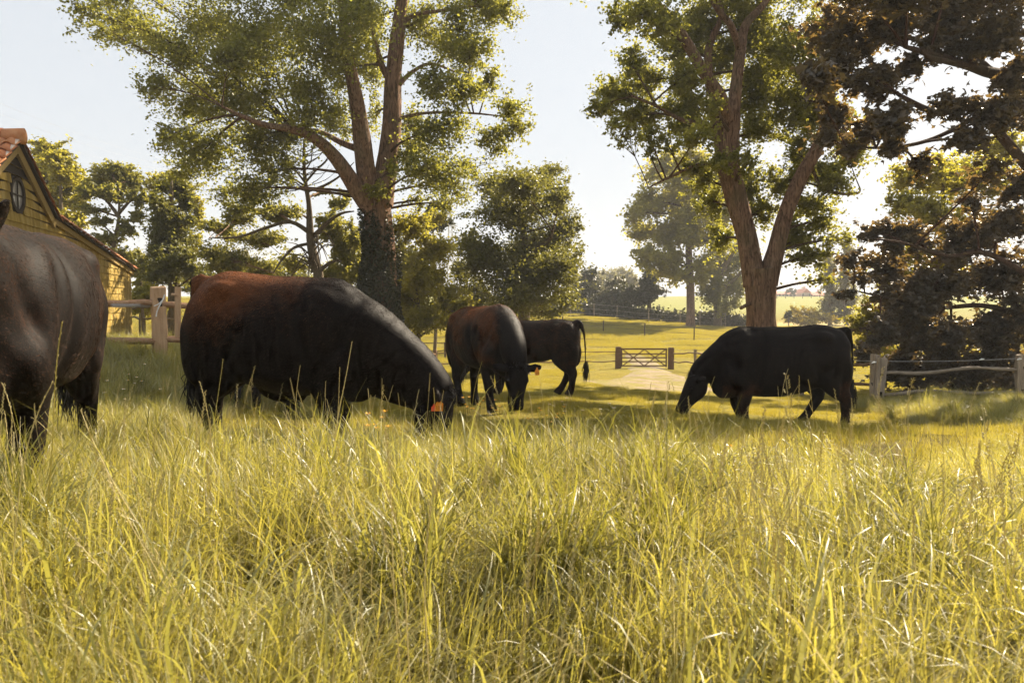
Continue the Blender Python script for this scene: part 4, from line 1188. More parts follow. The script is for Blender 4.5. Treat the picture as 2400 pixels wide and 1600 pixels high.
# ------------------------------------------------------------------ houses on the skyline, pylon
M['roof_red'] = flat_mat('roof_red', (0.42, 0.17, 0.12), .8, .1)
M['house_wall'] = flat_mat('house_wall', (0.48, 0.36, 0.31), .85, .1)
M['house_win'] = flat_mat('house_window', (0.06, 0.06, 0.07), .2, .5)
M['frame_white'] = flat_mat('frame_white', (0.75, 0.73, 0.7), .5, .3, .05)
def house(name, label, px0, px1, py_ridge, py_eave, py_base, d, gable=False, wins=4):
    a = P(px0, py_base, d); b = P(px1, py_base, d)
    w = (b - a).length / 2; c = (a + b) / 2
    he = P(px0, py_eave, d).z - a.z; hr_ = P(px0, py_ridge, d).z - a.z
    root = empty(name, c); tag(root, label, 'house', 'red-roofed houses on the skyline')
    dp = 4.0
    link('wall', MB().box((0, dp, he / 2 - .5), (w * .97, dp * .95, he / 2 + .5)).mesh('wall'), M['house_wall'], root)
    mb = MB()
    if gable:
        vs = [(-w, -.3, he), (w, -.3, he), (0, -.3, hr_), (-w, 2 * dp, he), (w, 2 * dp, he), (0, 2 * dp, hr_)]
        mb.add(vs, [[0, 3, 5, 2], [1, 2, 5, 4], [0, 1, 4, 3]], [[0, 2, 1], [3, 4, 5]])
    else:
        vs = [(-w, -.3, he), (w, -.3, he), (w, 2 * dp + .3, he), (-w, 2 * dp + .3, he), (-w, dp, hr_), (w, dp, hr_)]
        mb.add(vs, [[0, 1, 5, 4], [2, 3, 4, 5], [0, 3, 2, 1]], [[0, 4, 3], [1, 2, 5]])
    rf = link('roof', mb.mesh('roof'), M['roof_red'], root)
    link('chimney', MB().box((w * .4, dp, hr_ + .2), (.35, .35, .6)).mesh('chimney'), M['house_wall'], rf)
    for i in range(wins):
        x = -w * .75 + 1.5 * w * i / max(1, wins - 1)
        wo = link('window', MB().box((x, dp * .05 - .02, he * .5), (.5, .04, .55)).mesh('window'), M['frame_white'], root)
        link('pane', MB().box((x, dp * .05 - .075, he * .5), (.42, .02, .47)).mesh('pane'), M['house_win'], wo)
    return root
house('house', 'long red-roofed house on the skyline, just right of the forked poplar trunk', 1822, 1868, 682, 689, 694, 268, False, 5)
house('house', 'house with a pointed red gable in the middle of the skyline row', 1880, 1901, 676, 686, 696, 270, True, 2)
house('house', 'red-roofed house on the skyline beside the pale column poplar', 1905, 1938, 683, 692, 698, 268, False, 3)
# power pylon far behind the shrubs
pd = 260.0
pb = P(1056, 700, pd); pt_ = P(1056, 482, pd)
py = empty('power_pylon', pb); tag(py, 'distant lattice power pylon rising between the sunlit shrub and the dark bushy tree', 'pylon')
H = pt_.z - pb.z
mb = MB()
for sx in (-1, 1):
    for sy in (-1, 1):
        mb.tube([(sx * 1.3, sy * 1.3, 0), (sx * .6, sy * .6, H * .75), (0, 0, H)], .14, 4)
for i in range(12):
    z0 = H * .75 * i / 12; z1 = H * .75 * (i + 1) / 12
    w0 = 1.3 - .7 * i / 12; w1 = 1.3 - .7 * (i + 1) / 12
    mb.tube([(-w0, -w0, z0), (w1, -w1, z1)], .08, 3); mb.tube([(w0, -w0, z0), (-w1, -w1, z1)], .08, 3)
link('lattice_mast', mb.mesh('lattice_mast'), M['steel'], py)
for zf, wa in ((.78, 2.6), (.55, 2.9)):
    link('cross_arm', MB().tube([(-wa, 0, H * zf), (0, 0, H * zf + .7), (wa, 0, H * zf)], .14, 4).tube([(-wa, 0, H * zf), (wa, 0, H * zf)], .14, 4).mesh('cross_arm'), M['steel'], py)
for k, (y0, y1, lab) in enumerate(((225, 380, 'uppermost thin power line across the pale sky at upper left'), (252, 392, 'middle thin power line across the pale sky at upper left'), (292, 400, 'lowest thin power line across the pale sky at upper left'))):
    a = P(-40, y0, 120); b = P(420, y1, 180)
    pts = [a.lerp(b, i / 12) - Vector((0, 0, 1.2 * 4 * (i / 12) * (1 - i / 12))) for i in range(13)]
    o = link('power_line', MB().tube(pts, .012, 4).mesh('power_line'), M['steel']); tag(o, lab, 'power line', 'power lines')
# ------------------------------------------------------------------ cattle
def coat_mat(name, black=(0.0075, 0.0056, 0.0048), brown=(0.13, 0.045, 0.016), gloss=0.42, clump=0.0):
    t = NT(name)
    at = t.new("ShaderNodeAttribute"); at.attribute_name = 'brown'
    o1 = t.tex('Object')
    hair = t.noise(t.tex('Object', (0.35, 2.4, 1.6)), 120, 4, 0.65, 0.6)
    hair2 = t.noise(t.tex('Object', (0.5, 1.6, 1.0)), 130, 3, 0.6, 0.4)
    patch = t.noise(o1, 4.5, 5, 0.6)
    f = t.math('ADD', at.outputs['Fac'], t.math('MULTIPLY', t.math('SUBTRACT', patch, 0.5), 0.9))
    f = t.math('ADD', f, t.math('MULTIPLY', t.math('SUBTRACT', hair, 0.5), 0.8))
    f = t.ramp(f, [(0.28, (0, 0, 0)), (0.95, (1, 1, 1))])
    col = t.mix(f, black, brown)
    col = t.mix(t.math('MULTIPLY', hair2, 0.45), col, tuple(x * 0.45 for x in black))
    rgh = t.math('ADD', gloss, t.math('MULTIPLY', hair, 0.22))
    mud = t.noise(o1, 30, 3, 0.7)
    h = t.math('ADD', hair, t.math('MULTIPLY', hair2, 0.6))
    if clump:
        cl = t.noise(t.tex('Object', (1.0, 1.0, 2.2)), 26, 4, 0.6, 1.5)
        cm = t.new("ShaderNodeAttribute"); cm.attribute_name = 'shag'
        h = t.math('ADD', h, t.math('MULTIPLY', t.math('MULTIPLY', cl, clump), cm.outputs['Fac']))
    b = t.bsdf(col, rgh, 0.06, t.bump(h, 0.35, 0.006))
    b.inputs['Sheen Weight'].default_value = 0.012
    b.inputs['Sheen Roughness'].default_value = 0.4
    b.inputs['Sheen Tint'].default_value = (0.85, 0.72, 0.62, 1)
    return t.done(b)
def hair_mat(name, black=(0.018, 0.0125, 0.010), brown=(0.27, 0.118, 0.052)):
    t = NT(name)
    at = t.new("ShaderNodeAttribute"); at.attribute_name = 'tone'
    rnd = t.new("ShaderNodeHairInfo").outputs['Random']
    col = t.mix(at.outputs['Fac'], black, brown)
    lo = t.new("ShaderNodeAttribute"); lo.attribute_name = 'lock'
    lo2 = t.ramp(lo.outputs['Fac'], [(0.0, (.35, .35, .35)), (1.0, (1.9, 1.8, 1.75))])
    col = t.mix(1.0, col, lo2, 'MULTIPLY')
    col = t.mix(t.math('MULTIPLY', rnd, 0.5), col, tuple(x * 0.4 for x in black))
    col = t.mix(t.ramp(t.math('FRACT', t.math('MULTIPLY', rnd, 7.3)), [(0.86, (0, 0, 0)), (0.9, (0.5, 0.5, 0.5))]), col, (0.10, 0.065, 0.045))
    b = t.bsdf(col, 0.5, 0.06)
    return t.done(b)
M['coat_hair'] = hair_mat('coat_hair')
def grow_hair(o, me, n, length, flow, seed, rad=0.00048, lift=0.15, clump=0.0, shag=None):
    """short hair lying along the coat, one strand per curve"""
    rg = np.random.default_rng(seed)
    me.calc_loop_triangles()
    nt = len(me.loop_triangles)
    tri = np.empty(nt * 3, np.int32); me.loop_triangles.foreach_get("vertices", tri); tri = tri.reshape(-1, 3)
    nv = len(me.vertices)
    co = np.empty(nv * 3, np.float32); me.vertices.foreach_get("co", co); co = co.reshape(-1, 3).astype(float)
    nr = np.empty(nv * 3, np.float32); me.vertices.foreach_get("normal", nr); nr = nr.reshape(-1, 3).astype(float)
    br = np.empty(nv, np.float32); me.attributes['brown'].data.foreach_get('value', br)
    sh = np.empty(nv, np.float32); me.attributes['shag'].data.foreach_get('value', sh)
    a = co[tri[:, 1]] - co[tri[:, 0]]; b = co[tri[:, 2]] - co[tri[:, 0]]
    ar = np.linalg.norm(np.cross(a, b), axis=1)
    ti = rg.choice(nt, n, p=ar / ar.sum())
    u = rg.random(n); v = rg.random(n); k = u + v > 1; u[k] = 1 - u[k]; v[k] = 1 - v[k]
    w = np.stack([1 - u - v, u, v], -1)
    T = tri[ti]
    pos = (co[T] * w[..., None]).sum(1); nn = (nr[T] * w[..., None]).sum(1); nn /= np.linalg.norm(nn, axis=1)[:, None] + 1e-9
    tone = (br[T] * w).sum(1); sg = (sh[T] * w).sum(1)
    d = flow(pos)
    # whorls: the lie of the hair wanders slowly
    ph = np.sin(pos[:, 0] * 7 + 2 * np.sin(pos[:, 2] * 5)) * .35 + np.sin(pos[:, 2] * 11 + pos[:, 0] * 4 + pos[:, 1] * 9) * .2
    side = np.cross(nn, d)
    d = d + side * ph[:, None] + rg.normal(size=(n, 3)) * .28
    # locks of hair: a few millimetres wide, a few centimetres long, each with its own shade and lie
    ca = np.floor(pos[:, 0] * 26 + pos[:, 2] * 9 + rg.random(n) * .5).astype(np.int64); cb = np.floor((pos[:, 2] - .45 * pos[:, 0]) * 120 + rg.random(n) * .6).astype(np.int64); cc = np.floor(pos[:, 1] * 90).astype(np.int64)
    lk = ((ca * 73856093) ^ (cb * 19349663) ^ (cc * 83492791)) % 1000 / 1000.0
    d = d + side * ((lk - .5) * 1.0)[:, None]
    # shaggy parts gather in locks
    lock = np.sin(pos[:, 0] * 60 + 3 * np.sin(pos[:, 2] * 30)) * np.sin(pos[:, 2] * 48 + 2 * np.sin(pos[:, 0] * 22))
    d = d + side * (lock * 1.1 * sg)[:, None]
    d -= nn * (d * nn).sum(1)[:, None]
    d /= np.linalg.norm(d, axis=1)[:, None] + 1e-9
    L = length * (.6 + .7 * rg.random(n)) * (1 + 1.0 * sg)
    lf = lift * (.6 + .8 * rg.random(n)) + .25 * sg * (lock > 0)
    pts = np.empty((n, 4, 3))
    for i, s in enumerate((0, .35, .7, 1.0)):
        pts[:, i] = pos + d * (L * s)[:, None] + nn * (L * (lf * s * (1.25 - s)) - .0008)[:, None]
    hc = bpy.data.hair_curves.new('coat_hair')
    hc.add_curves([4] * n)
    hc.attributes['position'].data.foreach_set('vector', pts.astype(np.float32).ravel())
    ra = hc.attributes.new('radius', 'FLOAT', 'POINT')
    ra.data.foreach_set('value', (rad * np.array([1, .9, .6, .15], np.float32)[None] * np.ones((n, 1), np.float32)).astype(np.float32).ravel())
    patch_ = .5 + .5 * np.sin(pos[:, 0] * 13 + 3 * np.sin(pos[:, 2] * 9 + 1)) * np.sin(pos[:, 2] * 17 + pos[:, 1] * 8)
    tn = np.clip(tone * (.50 + .75 * patch_ + .5 * (lk - .5)) - .05 + rg.normal(size=n) * .14 * (tone > .05), 0, 1)
    la = hc.attributes.new('lock', 'FLOAT', 'CURVE'); la.data.foreach_set('value', lk.astype(np.float32))
    ta = hc.attributes.new('tone', 'FLOAT', 'CURVE'); ta.data.foreach_set('value', tn.astype(np.float32))
    hc.materials.append(M['coat_hair'])
    h = bpy.data.objects.new('coat_hair', hc); COL.objects.link(h); h.parent = o
    h["kind"] = "stuff"
    return h
M['coat'] = coat_mat('coat_black')
M['coat_shag'] = coat_mat('coat_shaggy', clump=2.2)
M['hairtuft'] = flat_mat('hair_tuft', (0.010, 0.007, 0.006), 0.5, 0.4)
M['hair_brown'] = flat_mat('hair_brown', (0.035, 0.016, 0.009), 0.6, 0.3)
M['eye'] = flat_mat('eye_dark', (0.008, 0.006, 0.005), 0.08, 0.6, .05)
M['tag_orange'] = flat_mat('tag_orange', (0.75, 0.26, 0.015), 0.45, 0.4, .06)
M['tag_red'] = flat_mat('tag_red', (0.70, 0.07, 0.015), 0.45, 0.4, .06)
M['tag_ink'] = flat_mat('tag_ink', (0.16, 0.07, 0.01), 0.6, 0.2, .05)

def se_ring(c, side, up, hw, hu, hd, e, n):
    out = []
    for k in range(n):
        a = 2 * math.pi * k / n
        ca, sa = math.cos(a), math.sin(a)
        x = math.copysign(abs(ca) ** (2 / e), ca) * hw
        z = math.copysign(abs(sa) ** (2 / e), sa) * (hu if sa > 0 else hd)
        out.append((c + side * x + up * z)[:])
    return out
def loft(mb, st, n=22):
    vs = []
    for s in st: vs += se_ring(*s, n)
    m = len(st)
    qs = [[i * n + k, i * n + (k + 1) % n, (i + 1) * n + (k + 1) % n, (i + 1) * n + k] for i in range(m - 1) for k in range(n)]
    vs.append(st[0][0][:]); vs.append(st[-1][0][:])
    ts = []
    for k in range(n):
        ts.append([m * n, (k + 1) % n, k]); ts.append([m * n + 1, (m - 1) * n + k, (m - 1) * n + (k + 1) % n])
    mb.add(vs, qs, ts)
def ellipsoid(mb, c, r, rot=None, n=18, m=12):
    vs = []
    for i in range(1, m):
        th = math.pi * i / m
        for k in range(n):
            a = 2 * math.pi * k / n
            v = Vector((math.sin(th) * math.cos(a) * r[0], math.sin(th) * math.sin(a) * r[1], math.cos(th) * r[2]))
            if rot is not None: v = rot @ v
            vs.append((v + Vector(c))[:])
    top = Vector((0, 0, r[2])); bot = Vector((0, 0, -r[2]))
    if rot is not None: top = rot @ top; bot = rot @ bot
    vs.append((top + Vector(c))[:]); vs.append((bot + Vector(c))[:])
    qs = [[i * n + k, (i + 1) * n + k, (i + 1) * n + (k + 1) % n, i * n + (k + 1) % n] for i in range(m - 2) for k in range(n)]
    T, B = (m - 1) * n, (m - 1) * n + 1
    ts = [[T, k, (k + 1) % n] for k in range(n)] + [[B, (m - 2) * n + (k + 1) % n, (m - 2) * n + k] for k in range(n)]
    mb.add(vs, qs, ts)
YV = Vector((0, 1, 0))
def chain_loft(mb, pts, hw, hh, e=2.2, n=18, sub=4, side0=YV):
    """loft along a polyline; hw sideways, hh = (up, down) across"""
    P_, A = catmull(pts, hw, sub)
    _, B = catmull(pts, [h[0] for h in hh], sub)
    _, C = catmull(pts, [h[1] for h in hh], sub)
    st = []
    for i, p in enumerate(P_):
        t = (P_[min(i + 1, len(P_) - 1)] - P_[max(i - 1, 0)]).normalized()
        s = (side0 - t * side0.dot(t)).normalized()
        u = t.cross(s)
        if (u.z + 0.001 < 0 and abs(t.z) < .75): u = -u
        st.append((p, s, u, A[i], B[i], C[i], e))
    # keep the up vector consistent along the chain
    for i in range(1, len(st)):
        if st[i][2].dot(st[i - 1][2]) < 0:
            st[i] = (st[i][0], st[i][1], -st[i][2], *st[i][3:])
    loft(mb, st, n)

TORSO = [  # x, ztop, zbot, half width, exponent
    (-0.90, 1.14, 0.88, 0.10, 2.2), (-0.86, 1.24, 0.74, 0.19, 2.3), (-0.78, 1.325, 0.66, 0.255, 2.5), (-0.64, 1.375, 0.61, 0.285, 2.5), (-0.46, 1.385, 0.57, 0.305, 2.4),
    (-0.22, 1.365, 0.50, 0.35, 2.3), (0.05, 1.35, 0.455, 0.375, 2.2), (0.28, 1.355, 0.455, 0.365, 2.2), (0.48, 1.362, 0.47, 0.325, 2.2), (0.62, 1.36, 0.46, 0.29, 2.15),
    (0.76, 1.31, 0.42, 0.255, 2.1), (0.88, 1.25, 0.42, 0.205, 2.1), (0.98, 1.13, 0.50, 0.13, 2.1)]

def make_cow(name, label, loc, yaw, scale=1.0, neck=None, head_dir=None, legs=((0, 0), (0, 0), (0, 0), (0, 0)), brown=None, shag=None, mat='coat', belly=0.0, voxel=0.013,
             tail='hang', pitch=0.0, roll=0.0, tags=(), length=1.0, ears=((1, .0), (-1, .0)), sheath=False, smooth_it=7, head_len=1.0, neckk=1.0, headk=1.06, headbend=None, hooks=1.0, group=None, tuft=True, hair=40000, hair_len=0.017):
    mb = MB()
    st = []
    for (x, zt, zb, w, e) in TORSO:
        zb2 = zb + belly * (1 if -0.6 < x < 0.7 else 0.5)
        zc = zb2 + (zt - zb2) * 0.48
        st.append((Vector((x * length, 0, zc)), YV, Vector((0, 0, 1)), w, zt - zc, zc - zb2, e))
    # smooth stations
    loft(mb, st, 28)
    # muscle masses
    for s in (-1, 1):
        ellipsoid(mb, (-0.62 * length, s * 0.165, 0.92), (0.25, 0.135, 0.36), Matrix.Rotation(R(12), 3, 'Y'))       # haunch
        ellipsoid(mb, (-0.76 * length, s * 0.15, 0.80), (0.145, 0.12, 0.30), Matrix.Rotation(R(6), 3, 'Y'))          # rear thigh
        ellipsoid(mb, (-0.47 * length, s * (0.235), 1.22), (0.15 * hooks, 0.06, 0.085))                              # hook bone
        ellipsoid(mb, (0.60 * length, s * 0.215, 0.95), (0.17, 0.085, 0.34), Matrix.Rotation(R(-14), 3, 'Y'))        # shoulder blade
        ellipsoid(mb, (0.70 * length, s * 0.20, 0.74), (0.165, 0.105, 0.19))                                           # point of shoulder
        ellipsoid(mb, (0.50 * length, s * 0.10, 1.26), (0.22, 0.08, 0.08))
    ellipsoid(mb, (-0.83 * length, 0, 1.30), (0.13, 0.055, 0.05))                                                     # tail head
    ellipsoid(mb, (0.82 * length, 0, 0.56), (0.17, 0.12, 0.14))                                                      # brisket
    # neck
    if neck is None:
        neck = [(0.52, 0, 1.10), (0.80, 0, 1.01), (1.04, 0, 0.90), (1.22, 0, 0.76), (1.33, 0, 0.66)]
    nk = [Vector(p) for p in neck]
    chain_loft(mb, nk, [a * neckk for a in (0.27, 0.225, 0.17, 0.135, 0.118)], [(a, b * neckk ** 1.5) for a, b in ((0.29, 0.36), (0.255, 0.33), (0.20, 0.26), (0.165, 0.20), (0.13, 0.15))], 2.15, 20)
    # dewlap hangs from brisket to throat
    chain_loft(mb, [Vector((0.72 * length, 0, .62)), nk[1] + Vector((0.02, 0, -.34)), nk[2] + Vector((-.05, 0, -.27)), nk[3] + Vector((-.09, 0, -.17))], [.09, .085, .07, .06], [(.2, .14), (.2, .13), (.16, .10), (.12, .06)], 2.0, 14)
    # head
    poll = nk[-1]
    hd = Vector(head_dir or (0.25, 0, -0.97)).normalized()
    hs = (YV - hd * YV.dot(hd)).normalized()
    hu = hd.cross(hs)
    if hu.dot(nk[-1] - nk[-2]) < 0 and abs(hd.z) > .5: hu = -hu
    if abs(hd.z) <= .5 and hu.z < 0: hu = -hu
    L = 0.52 * head_len
    HS = [(-0.10, 0.075, 0.07, 0.08), (0.0, 0.105, 0.09, 0.13), (0.12, 0.122, 0.095, 0.17), (0.26, 0.128, 0.092, 0.185), (0.40, 0.118, 0.085, 0.175), (0.56, 0.094, 0.078, 0.13), (0.72, 0.078, 0.070, 0.095),
          (0.86, 0.082, 0.068, 0.085), (0.95, 0.082, 0.062, 0.082), (1.0, 0.066, 0.045, 0.062)]
    loft(mb, [(poll + hd * (L * a), hs, hu, w * headk, u * headk, d * headk, 2.3) for a, w, u, d in HS], 20)
    ellipsoid(mb, poll + hu * 0.05 + hd * 0.0, (0.075, 0.075, 0.065))                    # poll
    for s in (-1, 1):
        ellipsoid(mb, poll + hd * (L * .30) + hs * (s * 0.108) + hu * 0.048, (0.036, 0.026, 0.036))   # brow
        ellipsoid(mb, poll + hd * (L * .93) + hs * (s * 0.048) + hu * 0.042, (0.026, 0.022, 0.022))   # nostril rim
    # ears
    ear_at = []
    for s, droop in ears:
        d = (hs * s + hu * (-0.10 + droop) - hd * 0.18).normalized()
        w = (hd * 0.9 + hu * 0.3); w = (w - d * w.dot(d)).normalized()
        th = d.cross(w)
        rot = Matrix((d, w, th)).transposed()
        c0 = poll + hs * (s * 0.105) + hd * 0.03 + hu * 0.01
        ellipsoid(mb, c0 + d * 0.10, (0.115, 0.058, 0.021), rot)
        ellipsoid(mb, c0 + d * 0.02, (0.05, 0.035, 0.032), rot)
        ear_at.append((c0, d, w, th, s))
    # legs: front left, front right, hind left, hind right  (+y is the animal's left)
    feet = []
    for i, (s, front) in enumerate(((1, 1), (-1, 1), (1, 0), (-1, 0))):
        fx, kx = legs[i][0], legs[i][1]
        if front:
            x0 = 0.60 * length; y = 0.165 * s
            pts = [(x0 + .04, y, .86), (x0 - .03 + kx * .2, y * 1.03, .62), (x0 + kx * .7 - .02, y, .47), (x0 + kx, y, .345), (x0 + kx * .65 + fx * .35, y, .22), (x0 + fx * .9, y, .115), (x0 + fx + .03, y, .05), (x0 + fx + .05, y, 0.0)]
            a = [.105, .105, .082, .070, .052, .058, .062, .068]
            b = [(.16, .16), (.138, .138), (.10, .10), (.078, .078), (.060, .060), (.064, .064), (.074, .074), (.084, .084)]
        else:
            x0 = -0.70 * length; y = 0.155 * s
            pts = [(x0 + .10, y * 1.05, .86), (x0 + .13 + kx * .3, y * 1.08, .70), (x0 + .03 + kx * .7, y, .56), (x0 - .085 + kx, y, .435), (x0 - .085 + kx * .75 + fx * .25, y, .32), (x0 - .075 + fx * .6 + kx * .4, y, .20), (x0 - .055 + fx * .92, y, .105), (x0 - .02 + fx, y, .04), (x0 + fx, y, 0)]
            a = [.13, .13, .102, .066, .054, .052, .058, .064, .068]
            b = [(.22, .22), (.195, .195), (.138, .138), (.094, .09), (.07, .07), (.06, .06), (.066, .066), (.074, .074), (.084, .084)]
        chain_loft(mb, [Vector(p) for p in pts], a, b, 2.1, 16, 4)
        feet.append(pts[-1])
    # tail
    tl = None
    if tail == 'hang':
        tp = [(-0.84 * length, 0, 1.32), (-0.90 * length, 0, 1.30), (-0.955 * length, 0, 1.17), (-0.975 * length, 0.01, .95), (-0.975 * length, .02, .72), (-.965 * length, .02, .52)]
    else:
        tp = [(-0.80 * length, 0, 1.335), (-0.885 * length, 0, 1.315), (-0.965 * length, 0.02, 1.16), (-0.995 * length, 0.03, .92), (-1.005 * length, .05, .70), (-1.015 * length, .06, .50)]
    tps, trd = catmull([Vector(p) for p in tp], [.052, .05, .036, .03, .026, .024], 5)
    mb.tube(tps, trd, 10)
    if sheath:
        ellipsoid(mb, (0.02, 0, .46 + belly), (.20, .055, .07), Matrix.Rotation(R(8), 3, 'Y'))
    raw = mb.mesh(name)
    tmp = bpy.data.objects.new('tmp', raw); COL.objects.link(tmp)
    md = tmp.modifiers.new('r', 'REMESH'); md.mode = 'VOXEL'; md.voxel_size = voxel
    dg = bpy.context.evaluated_depsgraph_get()
    me = bpy.data.meshes.new_from_object(tmp.evaluated_get(dg))
    bpy.data.objects.remove(tmp); bpy.data.meshes.remove(raw)
    n = len(me.vertices)
    co = np.empty(n * 3, np.float32); me.vertices.foreach_get("co", co); co = co.reshape(-1, 3).astype(float)
    ed = np.empty(len(me.edges) * 2, np.int32); me.edges.foreach_get("vertices", ed); ed = ed.reshape(-1, 2)
    deg = np.bincount(ed.ravel(), minlength=n).astype(float)[:, None]
    def lap(c):
        s = np.zeros_like(c)
        for k in range(3):
            s[:, k] = np.bincount(ed[:, 0], c[ed[:, 1], k], n) + np.bincount(ed[:, 1], c[ed[:, 0], k], n)
        return s / deg
    # keep ears, muzzle and lower legs crisp; blend the big body masses
    body = smooth01((co[:, 2] - 0.42) / 0.2) * smooth01(((poll - hd * .1 - Vector((0, 0, 0))).x - 0.16 - co[:, 0]) / 0.15 + (0 if abs(hd.z) > .5 else 0))
    body = np.clip(body, 0, 1)[:, None]
    for it in range(smooth_it * 3):
        l = lap(co)
        w = (0.55 if it < 4 else 0.55 * body)
        co = co + (l - co) * w
    # skin folds and muscle ripple
    x, y, z = co[:, 0], co[:, 1], co[:, 2]
    amp = 0.0045 * (0.3 + 0.7 * body[:, 0])
    rip = np.sin(x * 9 + 2.5 * np.sin(z * 4)) * np.sin(z * 7 + x * 3 + 1) + 0.6 * np.sin(x * 17 + z * 11) * np.sin(z * 13 - x * 5)
    rib = np.sin((x + 0.15 * z) * 2 * np.pi / 0.085) * smooth01((x + .3) / .15) * smooth01((.4 - x) / .15) * smooth01((z - .6) / .1) * smooth01((1.15 - z) / .15)
    neckf = smooth01((x - .75) / .15) * np.sin((x * .8 - z * .6) * 62) * .5 * body[:, 0]
    nr = np.empty(n * 3, np.float32); me.vertices.foreach_set("co", co.astype(np.float32).ravel()); me.update()
    me.vertices.foreach_get("normal", nr); nr = nr.reshape(-1, 3)
    ay = np.abs(nr[:, 1])
    def dent(cx, cz, rx, rz, amt, ang=0.0):
        c_, s_ = math.cos(ang), math.sin(ang)
        dx = (x - cx * length); dz = z - cz
        u_ = (dx * c_ + dz * s_) / rx; v_ = (-dx * s_ + dz * c_) / rz
        return amt * np.exp(-(u_ * u_ + v_ * v_)) * smooth01((np.abs(y) - .05) / .08)
    rel = (dent(-.30, 1.13, .13, .10, -.022) + dent(-.47, 1.22, .10, .07, .006) + dent(-.84, 1.13, .05, .08, .016) + dent(.40, .92, .045, .34, -.022, .12) + dent(.47, 1.12, .05, .17, .014, .2)
           + dent(-.40, .72, .05, .20, -.024, -.5) + dent(.80, .98, .045, .26, -.020, -.35) + dent(.66, .95, .07, .22, .012, .1) + dent(-.62, 1.02, .16, .16, .014) + dent(-.72, .62, .03, .16, -.012)
           + dent(.52, .58, .05, .10, -.014) + dent(.05, .62, .3, .05, .012) + dent(.96, .80, .05, .16, -.014, -.4) + dent(-.56, .88, .04, .18, -.010, .3))
    spine = .010 * np.exp(-(y / .035) ** 2) * smooth01((z - 1.2) / .1) * smooth01((.9 - x) / .2)
    co = co + nr * (rel + spine)[:, None]
    co = co + nr * (amp * rip + 0.0012 * rib + 0.0028 * neckf)[:, None]
    zmin = co[:, 2].min()
    me.vertices.foreach_set("co", co.astype(np.float32).ravel())
    me.update()
    x, y, z = co[:, 0], co[:, 1], co[:, 2]
    at = me.attributes.new('brown', 'FLOAT', 'POINT')
    at.data.foreach_set('value', (brown(x, y, z) if brown else np.zeros(n)).astype(np.float32))
    at = me.attributes.new('shag', 'FLOAT', 'POINT')
    at.data.foreach_set('value', (shag(x, y, z) if shag else np.zeros(n)).astype(np.float32))
    me.materials.clear(); me.materials.append(M[mat])
    o = link(name, me, None, None, smooth=True)
    o.location = loc; o.rotation_euler = (roll, pitch, yaw); o.scale = (scale,) * 3
    tag(o, label, 'cow', group)
    rg = random.Random(hash(label) & 0xffff)
    if hair:
        pv, hv, nv_ = np.array(poll), np.array(hd), np.array((nk[-1] - nk[0]).normalized())
        def flow(q):
            d = np.tile(np.array([-1.0, 0, -.45]), (len(q), 1))
            leg = smooth01((.55 - q[:, 2]) / .15)[:, None] * (q[:, 0] < .95)[:, None]
            d = d * (1 - leg) + np.array([-.15, 0, -1.0]) * leg
            hq = ((q - pv) @ hv)
            ishead = ((np.linalg.norm(q - (pv + hv * .25), axis=1) < .34) & (hq > .02))[:, None]
            return np.where(ishead, hv[None], d)
        grow_hair(o, me, hair, hair_len, flow, int(abs(loc[0]) * 100))
    # tail tassel
    hb = MB()
    e = Vector(tps[-1])
    for k in range(110):
        q = e + Vector((rg.gauss(0, .016), rg.gauss(0, .016), rg.uniform(-.02, .14)))
        ln = rg.uniform(.16, .32)
        f = q + Vector((rg.gauss(0, .03), rg.gauss(0, .03), -ln))
        hb.tube([q, (q + f) / 2 + Vector((rg.gauss(0, .02), rg.gauss(0, .02), 0)), f], [.0045, .004, .001], 3)
    link('tail_tuft', hb.mesh('tail_tuft'), M['hairtuft'], o)
    # forelock on the poll
    if tuft:
        hb = MB()
        for k in range(110):
            q = poll + hu * 0.085 + hs * rg.gauss(0, .045) - hd * rg.uniform(-.02, .08)
            f = q + hu * rg.uniform(.005, .03) + hd * rg.uniform(-.03, .06) + hs * rg.gauss(0, .02) - (nk[-1] - nk[-2]).normalized() * rg.uniform(-.03, .0)
            hb.tube([q - hu * .02, (q + f) / 2 + hu * .01, f], [.003, .0025, .0006], 3)
        link('forelock', hb.mesh('forelock'), M['hairtuft'], o)
    if sheath:
        hb = MB()
        for k in range(40):
            q = Vector((0.10 + rg.gauss(0, .03), rg.gauss(0, .02), .42 + belly))
            f = q + Vector((rg.gauss(0, .03), rg.gauss(0, .02), -rg.uniform(.06, .16)))
            hb.tube([q, (q + f) / 2, f], [.0035, .003, .0006], 3)
        link('belly_hair', hb.mesh('belly_hair'), M['hairtuft'], o)
    for s in (-1, 1):
        em = MB(); ellipsoid(em, poll + hd * (L * .33) + hs * (s * 0.122) + hu * 0.030, (0.020, 0.016, 0.020), None, 12, 8)
        link('eye', em.mesh('eye'), M['eye'], o, smooth=True)
